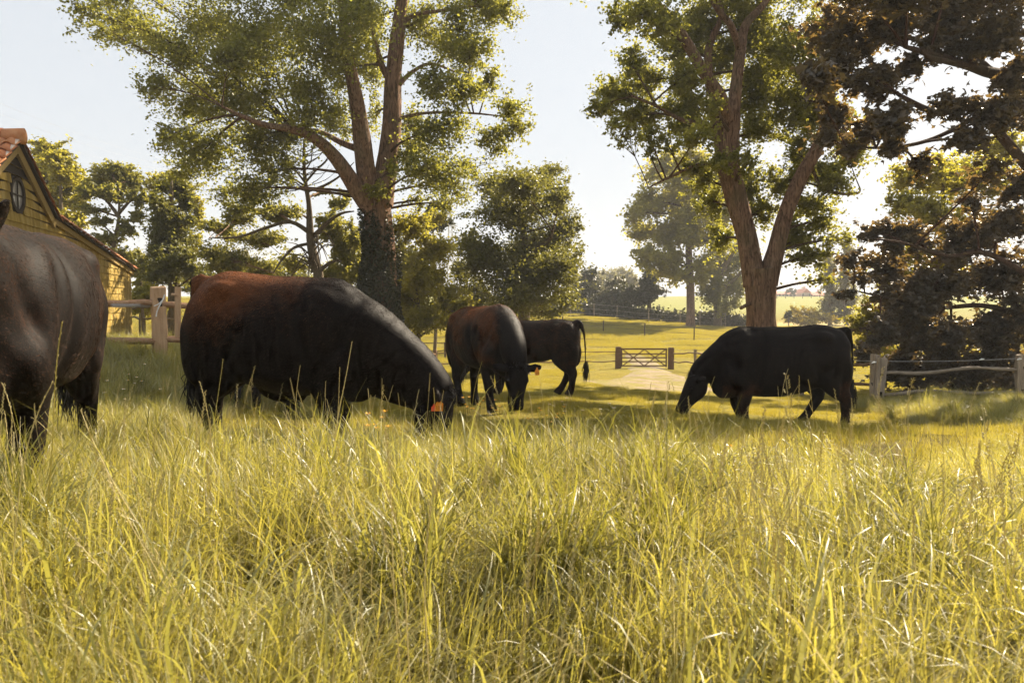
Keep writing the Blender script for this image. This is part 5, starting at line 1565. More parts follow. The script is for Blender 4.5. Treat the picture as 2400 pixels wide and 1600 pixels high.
    for (c0, d, w, th, s) in ear_at:
        for (ts, front, matn, offs) in tags:
            if ts != s: continue
            # tag hangs from the ear: narrow neck, broad body, thin
            side = d * .25 + w
            down = (Vector((0, 0, -1)) if offs != 9 else d)
            tocam = Euler((roll, pitch, yaw)).to_matrix().transposed() @ (Vector((0, 0, CAM_Z)) - Vector(loc)); tocam.z = 0
            nn = (tocam.normalized() + d * .35).normalized(); nn.z = 0; nn.normalize()
            axx = down.cross(nn).normalized()
            base = c0 + d * (0.10 + offs) + nn * (.035 + abs(front)) + (axx * .035 + down * .045 if matn == 'tag_red' else Vector())
            poly = [(-.008, -.006), (.008, -.006), (.012, .018), (.028, .034), (.028, .088), (-.028, .088), (-.028, .034), (-.012, .018)]
            if matn == 'tag_red': poly = [(a_ * .7, b_ * .55) for a_, b_ in poly]
            vs = []
            for zz in (-.0016, .0016):
                for (a_, b_) in poly: vs.append((base + axx * a_ + down * b_ + nn * zz)[:])
            k = len(poly)
            tm = MB(); tm.add(vs, [[i, (i + 1) % k, k + (i + 1) % k, k + i] for i in range(k)] + [[0, 1, 2, 7], [2, 3, 6, 7], [3, 4, 5, 6], [k + 7, k + 2, k + 1, k], [k + 7, k + 6, k + 3, k + 2], [k + 6, k + 5, k + 4, k + 3]])
            to = link('ear_tag', tm.mesh('ear_tag'), M[matn], o)
            if matn == 'tag_orange':
                for gx in range(4):
                    im = MB()
                    for sgn in (-1, 1):
                        cc = base + axx * (-.019 + .0127 * gx) + down * .066 + nn * (.0022 * sgn)
                        hh = .014
                        for dx, dz, ww, wz in ((0, -hh * .9, .004, .0012), (0, hh * .9, .004, .0012), (-.0035, 0, .0011, hh), (.0035, 0, .0011, hh)) if gx in (0, 2) else ((0, 0, .0012, hh), (0, -hh * .9, .0035, .0012)):
                            a0 = cc + axx * dx + down * dz
                            vs = [(a0 + axx * (sx * ww) + down * (sz * wz))[:] for sx, sz in ((-1, -1), (1, -1), (1, 1), (-1, 1))]
                            im.add(vs, [[0, 1, 2, 3]])
                    link('tag_digit', im.mesh('tag_digit'), M['tag_ink'], to)
    return o

def place(x, y, sink=0.0): return Vector((x, y, gz(x, y) - sink))

# 1 standing bull at the left edge, facing us
b1 = lambda x, y, z: 0.15 + 0.08 * np.sin(x * 5 + z * 3)
make_cow('bull', 'large black-brown bull at the left edge standing head-up, facing us', place(-2.79, 4.18, .02), math.atan2(-0.94, 0.34), 1.11,
         neck=[(0.50, 0, 1.06), (0.78, 0, 1.10), (1.00, 0, 1.20), (1.17, 0.09, 1.20), (1.28, .14, 1.22)], head_dir=(0.80, -.25, -0.55), brown=b1, belly=0.07, voxel=0.016, hair=240000, hair_len=.014, legs=((.05, .0), (-.1, 0), (-.02, 0), (.18, .1)), ears=((1, 2.0), (-1, .4)), group='cattle in the pasture', tuft=True)
# 2 brown-backed bull grazing
def b2(x, y, z):
    t = smooth01((z - 0.78 - .12 * np.sin(x * 6 + 1)) / 0.62) * smooth01((0.60 - x - .35 * (z - 1.1)) / 0.75)
    tailz = (np.abs(y) < .07) & (x < -.72)
    return np.where(tailz, 0, 0.03 + 1.0 * t)
make_cow('bull', 'big bull with rusty brown back grazing across the left foreground, orange tag in its ear', place(-1.93, 6.05, .02), R(-7), 1.06, neck=[(0.36, 0, 1.06), (0.66, 0, .96), (0.94, 0, 0.80), (1.16, 0, 0.62), (1.28, -.02, 0.50)],
         head_dir=(0.0, -.18, -0.98), neckk=1.2, head_len=1.05, brown=b2, belly=0.0, voxel=0.0155, pitch=R(2), hair=190000, hair_len=.018, legs=((-.06, .0), (.06, .03), (-.02, 0), (.16, .1)), sheath=True, tags=((-1, .03, 'tag_orange', -.03), (-1, .015, 'tag_red', -.02)), ears=((1, .2), (-1, .25)), group='cattle in the pasture', length=0.75)
# 3 shaggy brown young cow facing us
def b3(x, y, z):
    t = 0.30 + 0.55 * smooth01((z - 0.95) / 0.4) + .3 * np.sin(x * 7 + z * 5) * np.sin(z * 9 + 2) - 0.75 * smooth01((x - .5) / .6) * smooth01((.20 - np.abs(y)) / .14)
    t = t * (.35 + .65 * smooth01((1.2 - x) / .3)) * smooth01((z - .45) / .25)
    return t
def s3(x, y, z): return smooth01((.35 - x) / .2) * smooth01((z - .75) / .2)
make_cow('cow', 'shaggy rusty-brown young cow grazing head-down towards us', place(-.40, 10.5, -.03), math.atan2(-0.92, 0.39), 1.05, brown=b3, shag=s3, mat='coat_shag', belly=0.05, voxel=0.016, hair=90000, hair_len=.024,
         neck=[(0.52, 0, 1.10), (0.80, 0, 1.0), (1.02, 0, 0.86), (1.17, -.02, 0.70), (1.24, -.03, 0.58)], head_dir=(0.06, -.06, -1), legs=((.0, 0), (.08, .03), (-.05, 0), (.2, .1)), tags=((1, .02, 'tag_orange', .02),), ears=((1, .35), (-1, -.3)), group='cattle in the pasture', pitch=R(-3))
# 4 young cow behind it
def b4(x, y, z): return 0.25 + 0.4 * smooth01((x - .0) / .4) * smooth01((z - .9) / .3)
make_cow('cow', 'dark young cow partly hidden behind the shaggy one, its rump and hanging tail showing', place(.36, 13.3, -.08), R(166), 0.97, brown=b4, shag=lambda x, y, z: smooth01((-.1 - x) / .2) * smooth01((z - .8) / .2) * .8, mat='coat_shag', belly=0.1, voxel=0.017, hair=45000, hair_len=.024, tail='off',
         legs=((0, 0), (.05, 0), (0, 0), (.25, .12)), group='cattle in the pasture')
# 5 lone cow on the right, side-on
def b5(x, y, z): return 0.10 + 0.28 * smooth01((.8 - z) / .3) * smooth01((np.abs(x - .6) < .25) + (x < -.65) * 1.0)
make_cow('cow', 'lone black cow grazing side-on at the right in front of the forked poplar', place(3.80, 10.35, .02), R(181), 1.05, brown=b5, belly=-0.03, voxel=0.016, hair=80000, hair_len=.016,
         neck=[(0.48, 0, 1.10), (0.72, 0, 1.00), (0.91, 0, 0.90), (1.06, 0, 0.79), (1.15, 0, 0.70)], head_dir=(0.42, .0, -0.90), legs=((-.02, 0), (-.1, 0), (-.06, -.02), (.40, .20)), tail='hang', ears=((1, -.15), (-1, .1)), group='cattle in the pasture', length=0.955, headk=1.12, head_len=1.04)
# 6 cow hidden behind the big bull: only two of its legs show
make_cow('cow', 'cow hidden behind the rusty-backed bull, only two dark legs showing beneath its belly', place(-3.42, 10.4, .02), R(84), 0.95, belly=0.05, voxel=0.02, legs=((0, 0), (.05, 0), (0, 0), (.05, 0)), group='cattle in the pasture', smooth_it=4, tuft=False, hair=0)
# ------------------------------------------------------------------ grass
M['grass'] = leaf_mat('grass_blade', (0.085, 0.088, 0.019), (0.33, 0.285, 0.066), (0.82, 0.69, 0.09), 0.45, 0.48, 0.75, 0.5, True)
M['grass_broad'] = leaf_mat('grass_broad', (0.11, 0.12, 0.035), (0.30, 0.28, 0.085), (0.70, 0.62, 0.08), 0.42, 0.45, 0.95, 0.5, True)
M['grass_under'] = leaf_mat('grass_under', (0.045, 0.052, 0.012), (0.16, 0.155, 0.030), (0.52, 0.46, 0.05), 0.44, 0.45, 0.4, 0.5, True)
M['grass_short'] = leaf_mat('grass_short', (0.13, 0.122, 0.024), (0.31, 0.255, 0.045), (0.70, 0.56, 0.06), 0.45, 0.45, 0.35, 0.35, True)
M['grass_dry'] = leaf_mat('grass_dry', (0.32, 0.27, 0.10), (0.58, 0.50, 0.26), (0.66, 0.54, 0.17), 0.36, 0.5, 0.35, 0.5, True)
def blades(n, hr, wr, br, rad, seg, rg, lay=0.0, lay_az=0.0, wig=0.0, edge=1.6, tilt0=(0.0, 0.15), ex=(1.0, 2.6)):
    """n curved tapering blades rooted in a disc of radius rad, all at once"""
    h = rg.uniform(*hr, n); w = rg.uniform(*wr, n); bend = rg.uniform(*br, n)
    az = rg.random(n) * 6.283
    k = rg.random(n) < lay
    az[k] = lay_az + rg.normal(size=k.sum()) * .45
    rr = rad * rg.random(n) ** (1 / edge); aa = rg.random(n) * 6.283
    x0 = rr * np.cos(aa); y0 = rr * np.sin(aa)
    # tufts gather: pull roots towards a few centres
    nc = max(3, int(rad * rad * 42))
    cr = rad * rg.random(nc) ** (1 / edge); ca = rg.random(nc) * 6.283
    ci_ = rg.integers(0, nc, n)
    pull = .35 + rg.random(n) * .6
    x0 = x0 * (1 - pull) + (cr * np.cos(ca))[ci_] * pull; y0 = y0 * (1 - pull) + (cr * np.sin(ca))[ci_] * pull
    hk = .75 + .5 * rg.random(nc)
    h = h * hk[ci_]
    t = np.linspace(0, 1, seg + 1)[None]
    th = bend[:, None] * t ** rg.uniform(*ex, n)[:, None] + tilt0[0] + rg.normal(size=(n, 1)) * tilt0[1] + wig * np.sin(t * 9 + rg.random((n, 1)) * 6)
    ds = (h / seg)[:, None]
    z0 = np.zeros((n, 1))
    r = np.concatenate([z0, np.cumsum(np.sin(th[:, :-1]) * ds, 1)], 1)
    z = np.concatenate([z0, np.cumsum(np.cos(th[:, :-1]) * ds, 1)], 1)
    az2 = az[:, None] + t * rg.normal(size=(n, 1)) * .35
    c = np.stack([x0[:, None] + np.cos(az2) * r, y0[:, None] + np.sin(az2) * r, z], -1)
    ww = (w[:, None] * (0.55 + 0.45 * np.sin(np.pi * np.clip(t * 1.1, 0, 1))) * (1 - t ** 2.2) * .5 + 0.0002)
    an = az[:, None] + math.pi / 2 + rg.normal(size=(n, 1)) * .35 + t * rg.normal(size=(n, 1)) * .8
    s = np.stack([np.cos(an), np.sin(an), 0.25 * np.sin(th)], -1)
    v = np.empty((n, 2 * (seg + 1), 3)); v[:, 0::2] = c - s * ww[..., None]; v[:, 1::2] = c + s * ww[..., None]
    f = np.array([[2 * i, 2 * i + 1, 2 * i + 3, 2 * i + 2] for i in range(seg)])[None] + (np.arange(n) * 2 * (seg + 1))[:, None, None]
    return v.reshape(-1, 3), f.reshape(-1, 4)
def patch(nm, seed, comps, rad, mats):
    """comps: (n, hr, wr, br, seg, material slot, lay, lay_az)"""
    rg = np.random.default_rng(seed)
    V, F, MI, b = [], [], [], 0
    for (n, hr, wr, br, seg, ms, lay, laz, *t0) in comps:
        v, f = blades(n, hr, wr, br, rad, seg, rg, lay, laz, tilt0=t0[0] if t0 else (0.0, .2), ex=t0[1] if len(t0) > 1 else (1.0, 2.6))
        V.append(v); F.append(f + b); b += len(v); MI.append(np.full(len(f), ms, np.int32))
    me = np_mesh(nm, np.concatenate(V), np.concatenate(F))
    for m in mats: me.materials.append(M[m])
    me.polygons.foreach_set("material_index", np.concatenate(MI))
    me.polygons.foreach_set("use_smooth", np.ones(len(me.polygons), bool))
    return bpy.data.objects.new(nm, me)
def stalk_arrays(h, seed, bend=.35, head=0.2, kind='rye', thick=.0016):
    """a flowering grass stalk: stem tube and alternating spikelets"""
    rg = np.random.default_rng(seed)
    az = rg.random() * 6.283
    seg = 14
    t = np.linspace(0, 1, seg + 1); th = bend * t ** 1.6 + .08 * np.sin(t * 7 + seed)
    ds = h / seg
    r = np.concatenate([[0], np.cumsum(np.sin(th[:-1]) * ds)]); z = np.concatenate([[0], np.cumsum(np.cos(th[:-1]) * ds)])
    d = Vector((math.cos(az), math.sin(az), 0)); sd = Vector((-d.y, d.x, 0))
    pts = [d * float(a) + Vector((0, 0, float(b))) for a, b in zip(r, z)]
    st = MB().tube(pts, [thick * (1 - .5 * q) for q in t], 4, cap=False)
    hd = MB()
    L = h * head
    nsp = 18 if kind == 'rye' else 30
    for i in range(nsp):
        u = 1 - head * (1 - (i + .5) / nsp)
        k = min(seg - 1, int(u * seg)); fr = u * seg - k
        p = pts[k].lerp(pts[k + 1], fr); tn = (pts[k + 1] - pts[k]).normalized()
        if kind == 'rye':
            s = sd * (1 if i % 2 else -1)
            ax = (tn * .92 + s * .34 + d * rg.normal() * .10).normalized(); ln = .0145 * (1.15 - .5 * i / nsp); wd_ = .0019
            off = p
        else:
            s = (sd * rg.normal() + d * rg.normal()).normalized()
            ax = (tn * .7 + s * .6).normalized(); ln = .007 + .008 * (1 - i / nsp); wd_ = .0019
            off = p + s * .004
        q = ax.cross(d).normalized(); q2 = ax.cross(q)
        vs = [off, off + ax * ln * .45 + q * wd_, off + ax * ln * .45 + q2 * wd_ * .7, off + ax * ln * .45 - q * wd_, off + ax * ln * .45 - q2 * wd_ * .7, off + ax * ln]
        hd.add([x[:] for x in vs], [], [[0, 1, 2], [0, 2, 3], [0, 3, 4], [0, 4, 1], [5, 2, 1], [5, 3, 2], [5, 4, 3], [5, 1, 4]])
    return st, hd, az
def stalk_tuft(nm, n, hr, seed, kind):
    rg = random.Random(seed)
    V, Q, T, b = [], [], [], 0
    mb = MB()
    for i in range(n):
        st, hd, _ = stalk_arrays(rg.uniform(*hr), seed * 31 + i, rg.uniform(.1, .9), rg.uniform(.16, .26), kind)
        ox, oy = rg.uniform(-.1, .1), rg.uniform(-.1, .1)
        for m in (st, hd):
            v = np.concatenate(m.v) + np.array([ox, oy, 0])
            mb.add(v, m.q, m.t)
    me = mb.mesh(nm); me.materials.append(M['grass_dry'])
    return bpy.data.objects.new(nm, me)
protos = bpy.data.collections.new('grass_prototypes')
def reg(o): protos.objects.link(o); return o
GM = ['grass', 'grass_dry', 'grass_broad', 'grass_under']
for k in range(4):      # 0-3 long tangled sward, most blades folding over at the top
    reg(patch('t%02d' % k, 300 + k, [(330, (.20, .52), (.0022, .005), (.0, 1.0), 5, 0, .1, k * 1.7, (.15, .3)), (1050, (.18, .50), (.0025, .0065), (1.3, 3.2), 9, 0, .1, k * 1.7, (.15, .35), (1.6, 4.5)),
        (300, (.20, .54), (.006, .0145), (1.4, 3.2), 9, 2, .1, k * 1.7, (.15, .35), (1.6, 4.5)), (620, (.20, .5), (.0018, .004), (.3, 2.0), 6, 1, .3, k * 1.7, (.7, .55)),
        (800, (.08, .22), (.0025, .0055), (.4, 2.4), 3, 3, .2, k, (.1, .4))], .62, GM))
for k in range(3):      # 4-6 lodged mats
    reg(patch('t%02d' % (4 + k), 320 + k, [(900, (.26, .54), (.003, .006), (.4, 1.3), 6, 0, .75, k * 2.1, (.85, .3)), (120, (.28, .52), (.008, .014), (.8, 2.4), 8, 2, .3, k * 2.1, (.4, .3)),
        (800, (.08, .22), (.0025, .005), (.3, 1.8), 3, 3, .3, k, (.2, .4)), (480, (.25, .55), (.002, .0045), (.2, 1.0), 5, 1, .75, k * 2.1, (1.0, .3))], .62, GM))
for k in range(3):      # 7-9 grazed turf
    reg(patch('t%02d' % (7 + k), 340 + k, [(6500, (.05, .14), (.003, .0065), (.2, 1.7), 3, 0, .2, k), (500, (.12, .24), (.003, .006), (.3, 1.8), 4, 0, .2, k), (200, (.1, .25), (.002, .004), (.4, 1.6), 3, 1, .2, 0)], 1.15, ['grass_short', 'grass_dry']))
for k in range(2):      # 10-11 far coarse turf
    reg(patch('t%02d' % (10 + k), 360 + k, [(7000, (.07, .20), (.010, .020), (.2, 1.5), 2, 0, .1, k)], 2.6, ['grass_short']))
for k in range(3): reg(stalk_tuft('t%02d' % (12 + k), 3, (.50, .82), 180 + k, 'rye' if k < 2 else 'foxtail'))                          # 12-14 stalks
for k in range(2):      # 15-16 dense darker clumps
    reg(patch('t%02d' % (15 + k), 380 + k, [(260, (.30, .62), (.005, .010), (.8, 2.8), 8, 3, .1, k, (.15, .3)), (60, (.3, .6), (.007, .013), (.8, 2.8), 8, 2, .1, k, (.2, .3)), (60, (.3, .6), (.003, .005), (.4, 1.5), 5, 1, .1, k, (.5, .4))], .16, GM))
rg = np.random.default_rng(99)
def lowf(x, y, s):
    return (np.sin(x * s + 1.7) * np.sin(y * s * 1.3 + .6) + np.sin(x * s * 2.3 - y * s * .9 + 2.2) * .7 + np.sin(y * s * 2.9 + x * s * 1.7) * .5) / 2.2
def scatter(n, y0, y1, marg, chooser):
    y = np.sqrt(rg.random(n) * (y1 ** 2 - y0 ** 2) + y0 ** 2)
    x = (rg.random(n) * 2 - 1) * (.70 * y + marg)
    return chooser(x, y)
PTS, IDX, SCL, ROT = [], [], [], []
def add_pts(x, y, idx, scl, tilt=.12):
    n = len(x)
    PTS.append(np.stack([x, y, ground_z(x, y) - .01], -1)); IDX.append(idx); SCL.append(scl)
    ROT.append(np.stack([rg.normal(size=n) * tilt, rg.normal(size=n) * tilt, rg.random(n) * 6.283], -1))
def pick(n, lst, p): return rg.choice(lst, n, p=np.array(p) / np.sum(p))
def tall(x, y):
    """how tall the sward is, 0..1"""
    edge = 7.5 - 1.5 * smooth01((x - .0) / 1.4) + 0.3 * np.sin(x * 1.7) + .25 * np.sin(x * .6 + 1)
    t = np.clip((edge - y) / 4.6, 0, 1) ** .85
    left = smooth01((-x - 2.3) / 1.4) * (1 - smooth01((y - 15) / 4)) * np.interp(y, [6.5, 7.5, 8.6, 10], [.8, .45, .5, .9])
    right = smooth01((x - 3.6 - .2 * y) / 2.0) * (1 - smooth01((y - 17) / 2)) * .75
    return np.clip(np.maximum(np.maximum(t, left), right), 0, 1)
def jgrid(step, y0, y1, marg):
    """jittered grid over the part of the ground in view"""
    nx_ = int((.70 * y1 + marg) / step) + 1
    gx, gy = np.meshgrid(np.arange(-nx_, nx_ + 1) * step, np.arange(y0, y1, step))
    x = gx.ravel() + rg.uniform(-.35, .35, gx.size) * step; y = gy.ravel() + rg.uniform(-.35, .35, gx.size) * step
    k = (np.abs(x) < .70 * y + marg)
    return x[k], y[k]
def on_path(x, y, m=0.0):
    return (y > 20.4 - m * .3) & (y < 49) & (np.abs(x - np.interp(y, [20.6, 27, 33, 49], [4.2, 5, 6.1, 7.9])) < m * .8 + np.interp(y, [20.6, 24, 27, 31, 49], [.7, 2.7, 2.9, 1.4, .7]))
# long grass
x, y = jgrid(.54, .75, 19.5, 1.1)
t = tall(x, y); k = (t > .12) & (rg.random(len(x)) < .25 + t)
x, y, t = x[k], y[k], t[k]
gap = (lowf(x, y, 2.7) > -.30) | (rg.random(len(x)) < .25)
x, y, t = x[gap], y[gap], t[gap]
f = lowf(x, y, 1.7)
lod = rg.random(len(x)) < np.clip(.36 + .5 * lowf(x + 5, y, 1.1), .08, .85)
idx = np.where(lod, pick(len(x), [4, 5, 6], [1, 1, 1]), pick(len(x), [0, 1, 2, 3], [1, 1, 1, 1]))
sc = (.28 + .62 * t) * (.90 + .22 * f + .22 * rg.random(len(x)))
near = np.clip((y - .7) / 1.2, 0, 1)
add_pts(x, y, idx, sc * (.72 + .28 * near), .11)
def ch6(x, y):
    k = rg.random(len(x)) < tall(x, y)
    x, y = x[k], y[k]
    add_pts(x, y, pick(len(x), [15, 16], [1, 1]), (.45 + .35 * tall(x, y)) * (.8 + .5 * rg.random(len(x))), .12)
scatter(34, 1.6, 3.2, .3, ch6); scatter(150, 3.2, 7.0, .5, ch6); scatter(160, 7, 17, 1, ch6)
# flowering stalks
def ch3(x, y):
    t = tall(x, y); k = rg.random(len(x)) < t * (0.45 + .55 * lowf(x, y, 1.1))
    x, y = x[k], y[k]
    add_pts(x, y, pick(len(x), [12, 13, 14], [2, 2, 1]), .75 + .3 * rg.random(len(x)), .2)
scatter(210, 1.2, 3.0, .3, ch3); scatter(260, 3, 6.5, .5, ch3); scatter(420, 6.5, 17, 1, ch3)
# grazed turf
x, y = jgrid(1.1, 5.6, 30, 1.5)
pth_ = on_path(x, y, 1.1)
k = ~pth_ | (rg.random(len(x)) < .16)
thin = np.where(pth_, .35, 1.0)[k]
x, y = x[k], y[k]
add_pts(x, y, pick(len(x), [7, 8, 9], [1, 1, 1]), thin * (.85 + .3 * rg.random(len(x))) * (1 + .22 * lowf(x, y, .9)) * np.interp(y, [6.5, 8, 19, 30], [.8, .5, .45, .45]), .03)
x, y = jgrid(3.1, 29, 92, 2)
k = ~on_path(x, y, 2.2) & (x > -.5 * y)
x, y = x[k], y[k]
add_pts(x, y, pick(len(x), [10, 11], [1, 1]), (.8 + .4 * rg.random(len(x))) * (1 + .2 * lowf(x, y, .35)) * np.interp(y, [29, 42, 48], [.5, .5, 1]), .02)
PTS = np.concatenate(PTS); IDX = np.concatenate(IDX); SCL = np.concatenate(SCL); ROT = np.concatenate(ROT)
gm = bpy.data.meshes.new('grass')
gm.vertices.add(len(PTS)); gm.vertices.foreach_set('co', PTS.astype(np.float32).ravel())
a = gm.attributes.new('idx', 'INT', 'POINT'); a.data.foreach_set('value', IDX.astype(np.int32))
a = gm.attributes.new('scl', 'FLOAT', 'POINT'); a.data.foreach_set('value', SCL.astype(np.float32))
a = gm.attributes.new('rot', 'FLOAT_VECTOR', 'POINT'); a.data.foreach_set('vector', ROT.astype(np.float32).ravel())
go = link('grass', gm)
tag(go, 'long uncut meadow grass and grazed turf covering the pasture', 'grass', kind='stuff')
ng = bpy.data.node_groups.new('scatter_grass', 'GeometryNodeTree')
ng.interface.new_socket('Geometry', in_out='INPUT', socket_type='NodeSocketGeometry')
ng.interface.new_socket('Geometry', in_out='OUTPUT', socket_type='NodeSocketGeometry')
gi = ng.nodes.new('NodeGroupInput'); gout = ng.nodes.new('NodeGroupOutput')
iop = ng.nodes.new('GeometryNodeInstanceOnPoints')
ci = ng.nodes.new('GeometryNodeCollectionInfo')
ci.inputs['Collection'].default_value = protos
ci.inputs['Separate Children'].default_value = True
ci.inputs['Reset Children'].default_value = True
def named(nm, ty):
    q = ng.nodes.new('GeometryNodeInputNamedAttribute'); q.data_type = ty; q.inputs['Name'].default_value = nm
    return q.outputs['Attribute']
iop.inputs['Pick Instance'].default_value = True
ng.links.new(gi.outputs[0], iop.inputs['Points'])
ng.links.new(ci.outputs[0], iop.inputs['Instance'])
ng.links.new(named('idx', 'INT'), iop.inputs['Instance Index'])
e2r = ng.nodes.new('FunctionNodeEulerToRotation')
ng.links.new(named('rot', 'FLOAT_VECTOR'), e2r.inputs[0])
ng.links.new(e2r.outputs[0], iop.inputs['Rotation'])
ng.links.new(named('scl', 'FLOAT'), iop.inputs['Scale'])
ng.links.new(iop.outputs[0], gout.inputs[0])
go.modifiers.new('scatter', 'NODES').node_group = ng

# ------------------------------------------------------------------ single grass stalks one can pick out
stalks = [ # px of the tip, py of the tip, distance, bend, kind, label
    (522, 842, 3.4, .12, 'rye', 'upright flowering grass stalk in front of the hind leg of the brown-backed bull'),
    (826, 803, 3.1, .25, 'rye', 'tall flowering grass stalk reaching highest across the chest of the brown-backed bull'),
    (796, 862, 3.3, .15, 'rye', 'shorter flowering stalk just left of the highest stalk on the bull\'s chest'),
    (148, 762, 1.9, .25, 'rye', 'tall flowering stalk crossing the belly of the standing bull at left'),
    (125, 920, 1.7, .45, 'rye', 'thick yellow leaning stalk below the belly of the standing bull'),
    (704, 856, 3.6, .1, 'rye', 'thin upright stalk in front of the front legs of the brown-backed bull'),
    (350, 960, 3.0, .9, 'foxtail', 'pale dry stalk bent over to the right between the two bulls'),
    (1355, 985, 2.3, .12, 'foxtail', 'blurred straight foxtail stalk standing alone in the centre below the young cattle'),
    (1872, 880, 4.2, .08, 'rye', 'straight pale stalk under the belly of the lone black cow'),
    (1500, 940, 3.6, .5, 'rye', 'arching pale flowering stalk left of the muzzle of the lone cow'),
    (2130, 1000, 3.2, .4, 'rye', 'leaning pale flowering stalk below the first post of the weathered fence'),
    (2300, 900, 4.0, .35, 'foxtail', 'tall pale stalk in front of the copper maple at far right'),
    (1130, 850, 5.2, .3, 'rye', 'flowering stalk standing before the hind legs of the shaggy young cow'),
]
for k, (px, py, d, bend, kind, lab) in enumerate(stalks):
    tip = P(px, py, d)
    g = Vector((tip.x, d, gz(tip.x, d)))
    h = (tip.z - g.z) * (1 + bend * bend * .25)
    st, hd, az = stalk_arrays(h, 700 + k, bend, .30, kind, .0022)
    sm = st.mesh('grass_stalk'); tipv = np.concatenate(hd.v)[-1]
    o = link('grass_stalk', sm, M['grass_dry'] if k % 3 else M['grass'], None)
    o.rotation_euler = (0, 0, -az + (0 if k % 2 else .5))
    off = Matrix.Rotation(o.rotation_euler.z, 3, 'Z') @ Vector((tipv[0], tipv[1], 0))
    o.location = (g.x - off.x, g.y - off.y, gz(g.x - off.x, g.y - off.y))
    tag(o, lab, 'grass stalk', 'single grass stalks')
    link('seed_head', hd.mesh('seed_head'), M['grass_dry'], o)

# ------------------------------------------------------------------ flowers
M['petal_yellow'] = flat_mat('petal_yellow', (0.85, 0.42, 0.01), .35, .4, .1)
M['petal_white'] = flat_mat('petal_white', (0.82, 0.80, 0.76), .5, .2, .05)
M['stem'] = flat_mat('flower_stem', (0.10, 0.10, 0.02), .6, .2)
def flower_mesh(nm, npet, r, h, mp, mc, cup):
    pm = MB()
    for i in range(npet):
        a = 2 * math.pi * i / npet; da = math.pi / npet * .92
        c = lambda ang, rr, z: (math.cos(ang) * rr, math.sin(ang) * rr, h + z)
        pm.add([c(a, r * .12, 0), c(a - da, r * .7, cup * .5), c(a, r, cup), c(a + da, r * .7, cup * .5)], [[0, 1, 2, 3]])
    me = pm.mesh(nm); me.materials.append(mp)
    cm = MB(); ellipsoid(cm, (0, 0, h + .002), (r * .26, r * .26, r * .18), None, 8, 6)
    ce = cm.mesh('flower_centre'); ce.materials.append(mc)
    sm = MB().tube([(0, 0, 0), (.01, .005, h * .5), (0, 0, h)], .0018, 4).mesh('stem'); sm.materials.append(M['stem'])
    return me, ce, sm
F1 = flower_mesh('buttercup', 5, .022, 1.0, M['petal_yellow'], M['petal_yellow'], .012)
F2 = flower_mesh('daisy', 11, .024, 1.0, M['petal_white'], M['petal_yellow'], .0)
def flower(kind, px, py, d, lab, grp, sc):
    p = P(px, py, d)
    g = gz(p.x, d)
    h = max(.06, p.z - g)
    name = 'buttercup' if kind == 1 else 'daisy'
    me, ce, sm = F1 if kind == 1 else F2
    o = bpy.data.objects.new(name, me); COL.objects.link(o)
    # petals are modelled at height 1 m: shift so that the object sits at the flower's foot
    o.location = (p.x, d, g + h - 1.0 * sc)
    o.scale = (sc, sc, sc)
    o.rotation_euler = (random.gauss(0, .12) * .3, random.gauss(0, .12) * .3, random.uniform(0, 6.28))
    tag(o, lab, 'flower', grp)
    c = bpy.data.objects.new('flower_centre', ce); c.parent = o; COL.objects.link(c)
    s = bpy.data.objects.new('stem', sm); s.parent = o; COL.objects.link(s)
fr_ = random.Random(21)
for k in range(18):
    flower(1, fr_.uniform(1080, 1175), fr_.uniform(930, 965) , fr_.uniform(8.0, 8.6), 'small yellow buttercup in the cluster left of the shaggy cow\'s lowered face', 'buttercups by the shaggy cow', fr_.uniform(.7, 1.1))
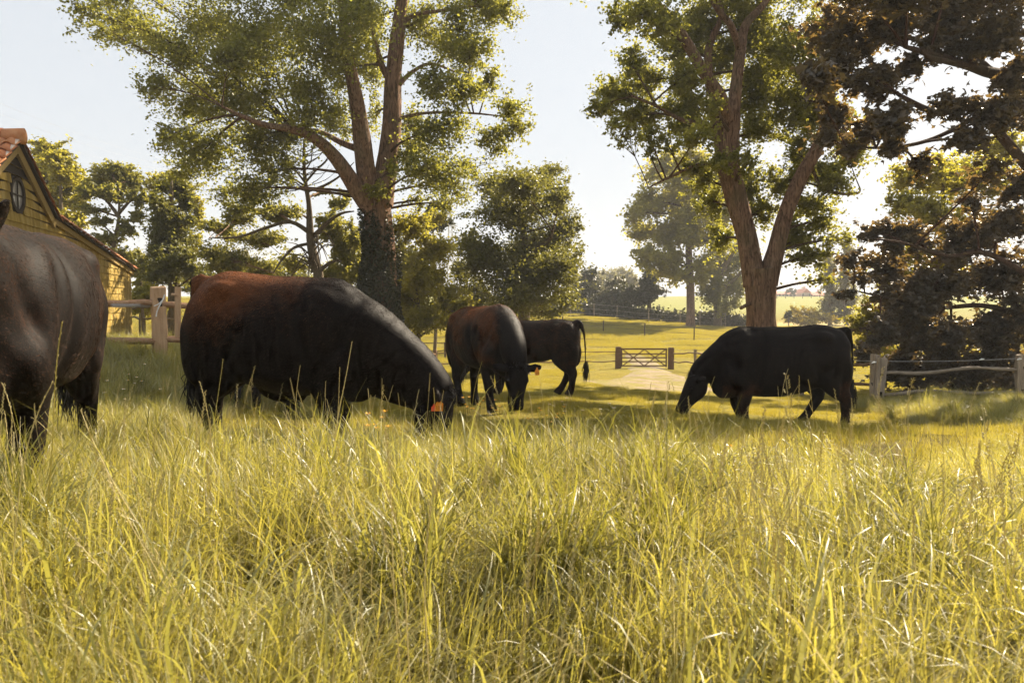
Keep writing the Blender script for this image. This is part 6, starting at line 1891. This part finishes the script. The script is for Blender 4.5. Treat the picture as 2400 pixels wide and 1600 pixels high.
for k in range(9):
    flower(1, fr_.uniform(1235, 1330), fr_.uniform(950, 990), fr_.uniform(7.4, 8.0), 'small yellow buttercup scattered right of the shaggy cow\'s lowered face', 'buttercups right of the shaggy cow', fr_.uniform(.9, 1.3))
for k in range(10):
    flower(1, fr_.uniform(1680, 1840), fr_.uniform(1040, 1120), fr_.uniform(4.0, 4.6), 'yellow buttercup in the long grass below the front legs of the lone cow', 'buttercups below the lone cow', fr_.uniform(.8, 1.2))
for k in range(7):
    flower(1, fr_.uniform(860, 930), fr_.uniform(965, 1010), fr_.uniform(5.0, 5.4), 'yellow buttercup beside the grazing bull\'s lowered head', 'buttercups by the bull', fr_.uniform(.9, 1.3))
for k in range(13):
    flower(2, fr_.uniform(235, 400), fr_.uniform(850, 935), fr_.uniform(7.2, 8.4), 'small white daisy in the turf between the two bulls', 'daisies between the bulls', fr_.uniform(.6, 1.0))
for k in range(10):
    flower(2, fr_.uniform(1930, 2080), fr_.uniform(1060, 1130), fr_.uniform(4.2, 5.0), 'white daisy in the grass below the hind legs of the lone cow', 'daisies below the lone cow', fr_.uniform(.8, 1.1))
for k in range(10):
    flower(2, fr_.uniform(1290, 1440), fr_.uniform(925, 965), fr_.uniform(9.2, 10.5), 'tiny white daisy in the shaded turf right of the young cattle', 'daisies right of the young cattle', fr_.uniform(.9, 1.2))

# ------------------------------------------------------------------ summer haze: one closed box of thin air
t = NT('haze_air')
pv_ = t.new("ShaderNodeVolumePrincipled")
pv_.inputs['Color'].default_value = (0.94, 0.95, 0.96, 1)
pv_.inputs['Density'].default_value = 0.0007
pv_.inputs['Anisotropy'].default_value = 0.1
t.l.new(pv_.outputs[0], t.out.inputs['Volume'])
hz_z0 = float(GZ.min()) - 1.0
hz_z1 = 41.0
hx, hy0, hy1 = float(xs.max()) + 4, float(ys.min()) - 4, float(ys.max()) + 4
hz = link('haze', MB().box((0, (hy0 + hy1) / 2, (hz_z0 + hz_z1) / 2), (hx, (hy1 - hy0) / 2, (hz_z1 - hz_z0) / 2)).mesh('haze'), t.m)
tag(hz, 'thin warm summer haze hanging in the air over the whole pasture', 'haze', kind='stuff')
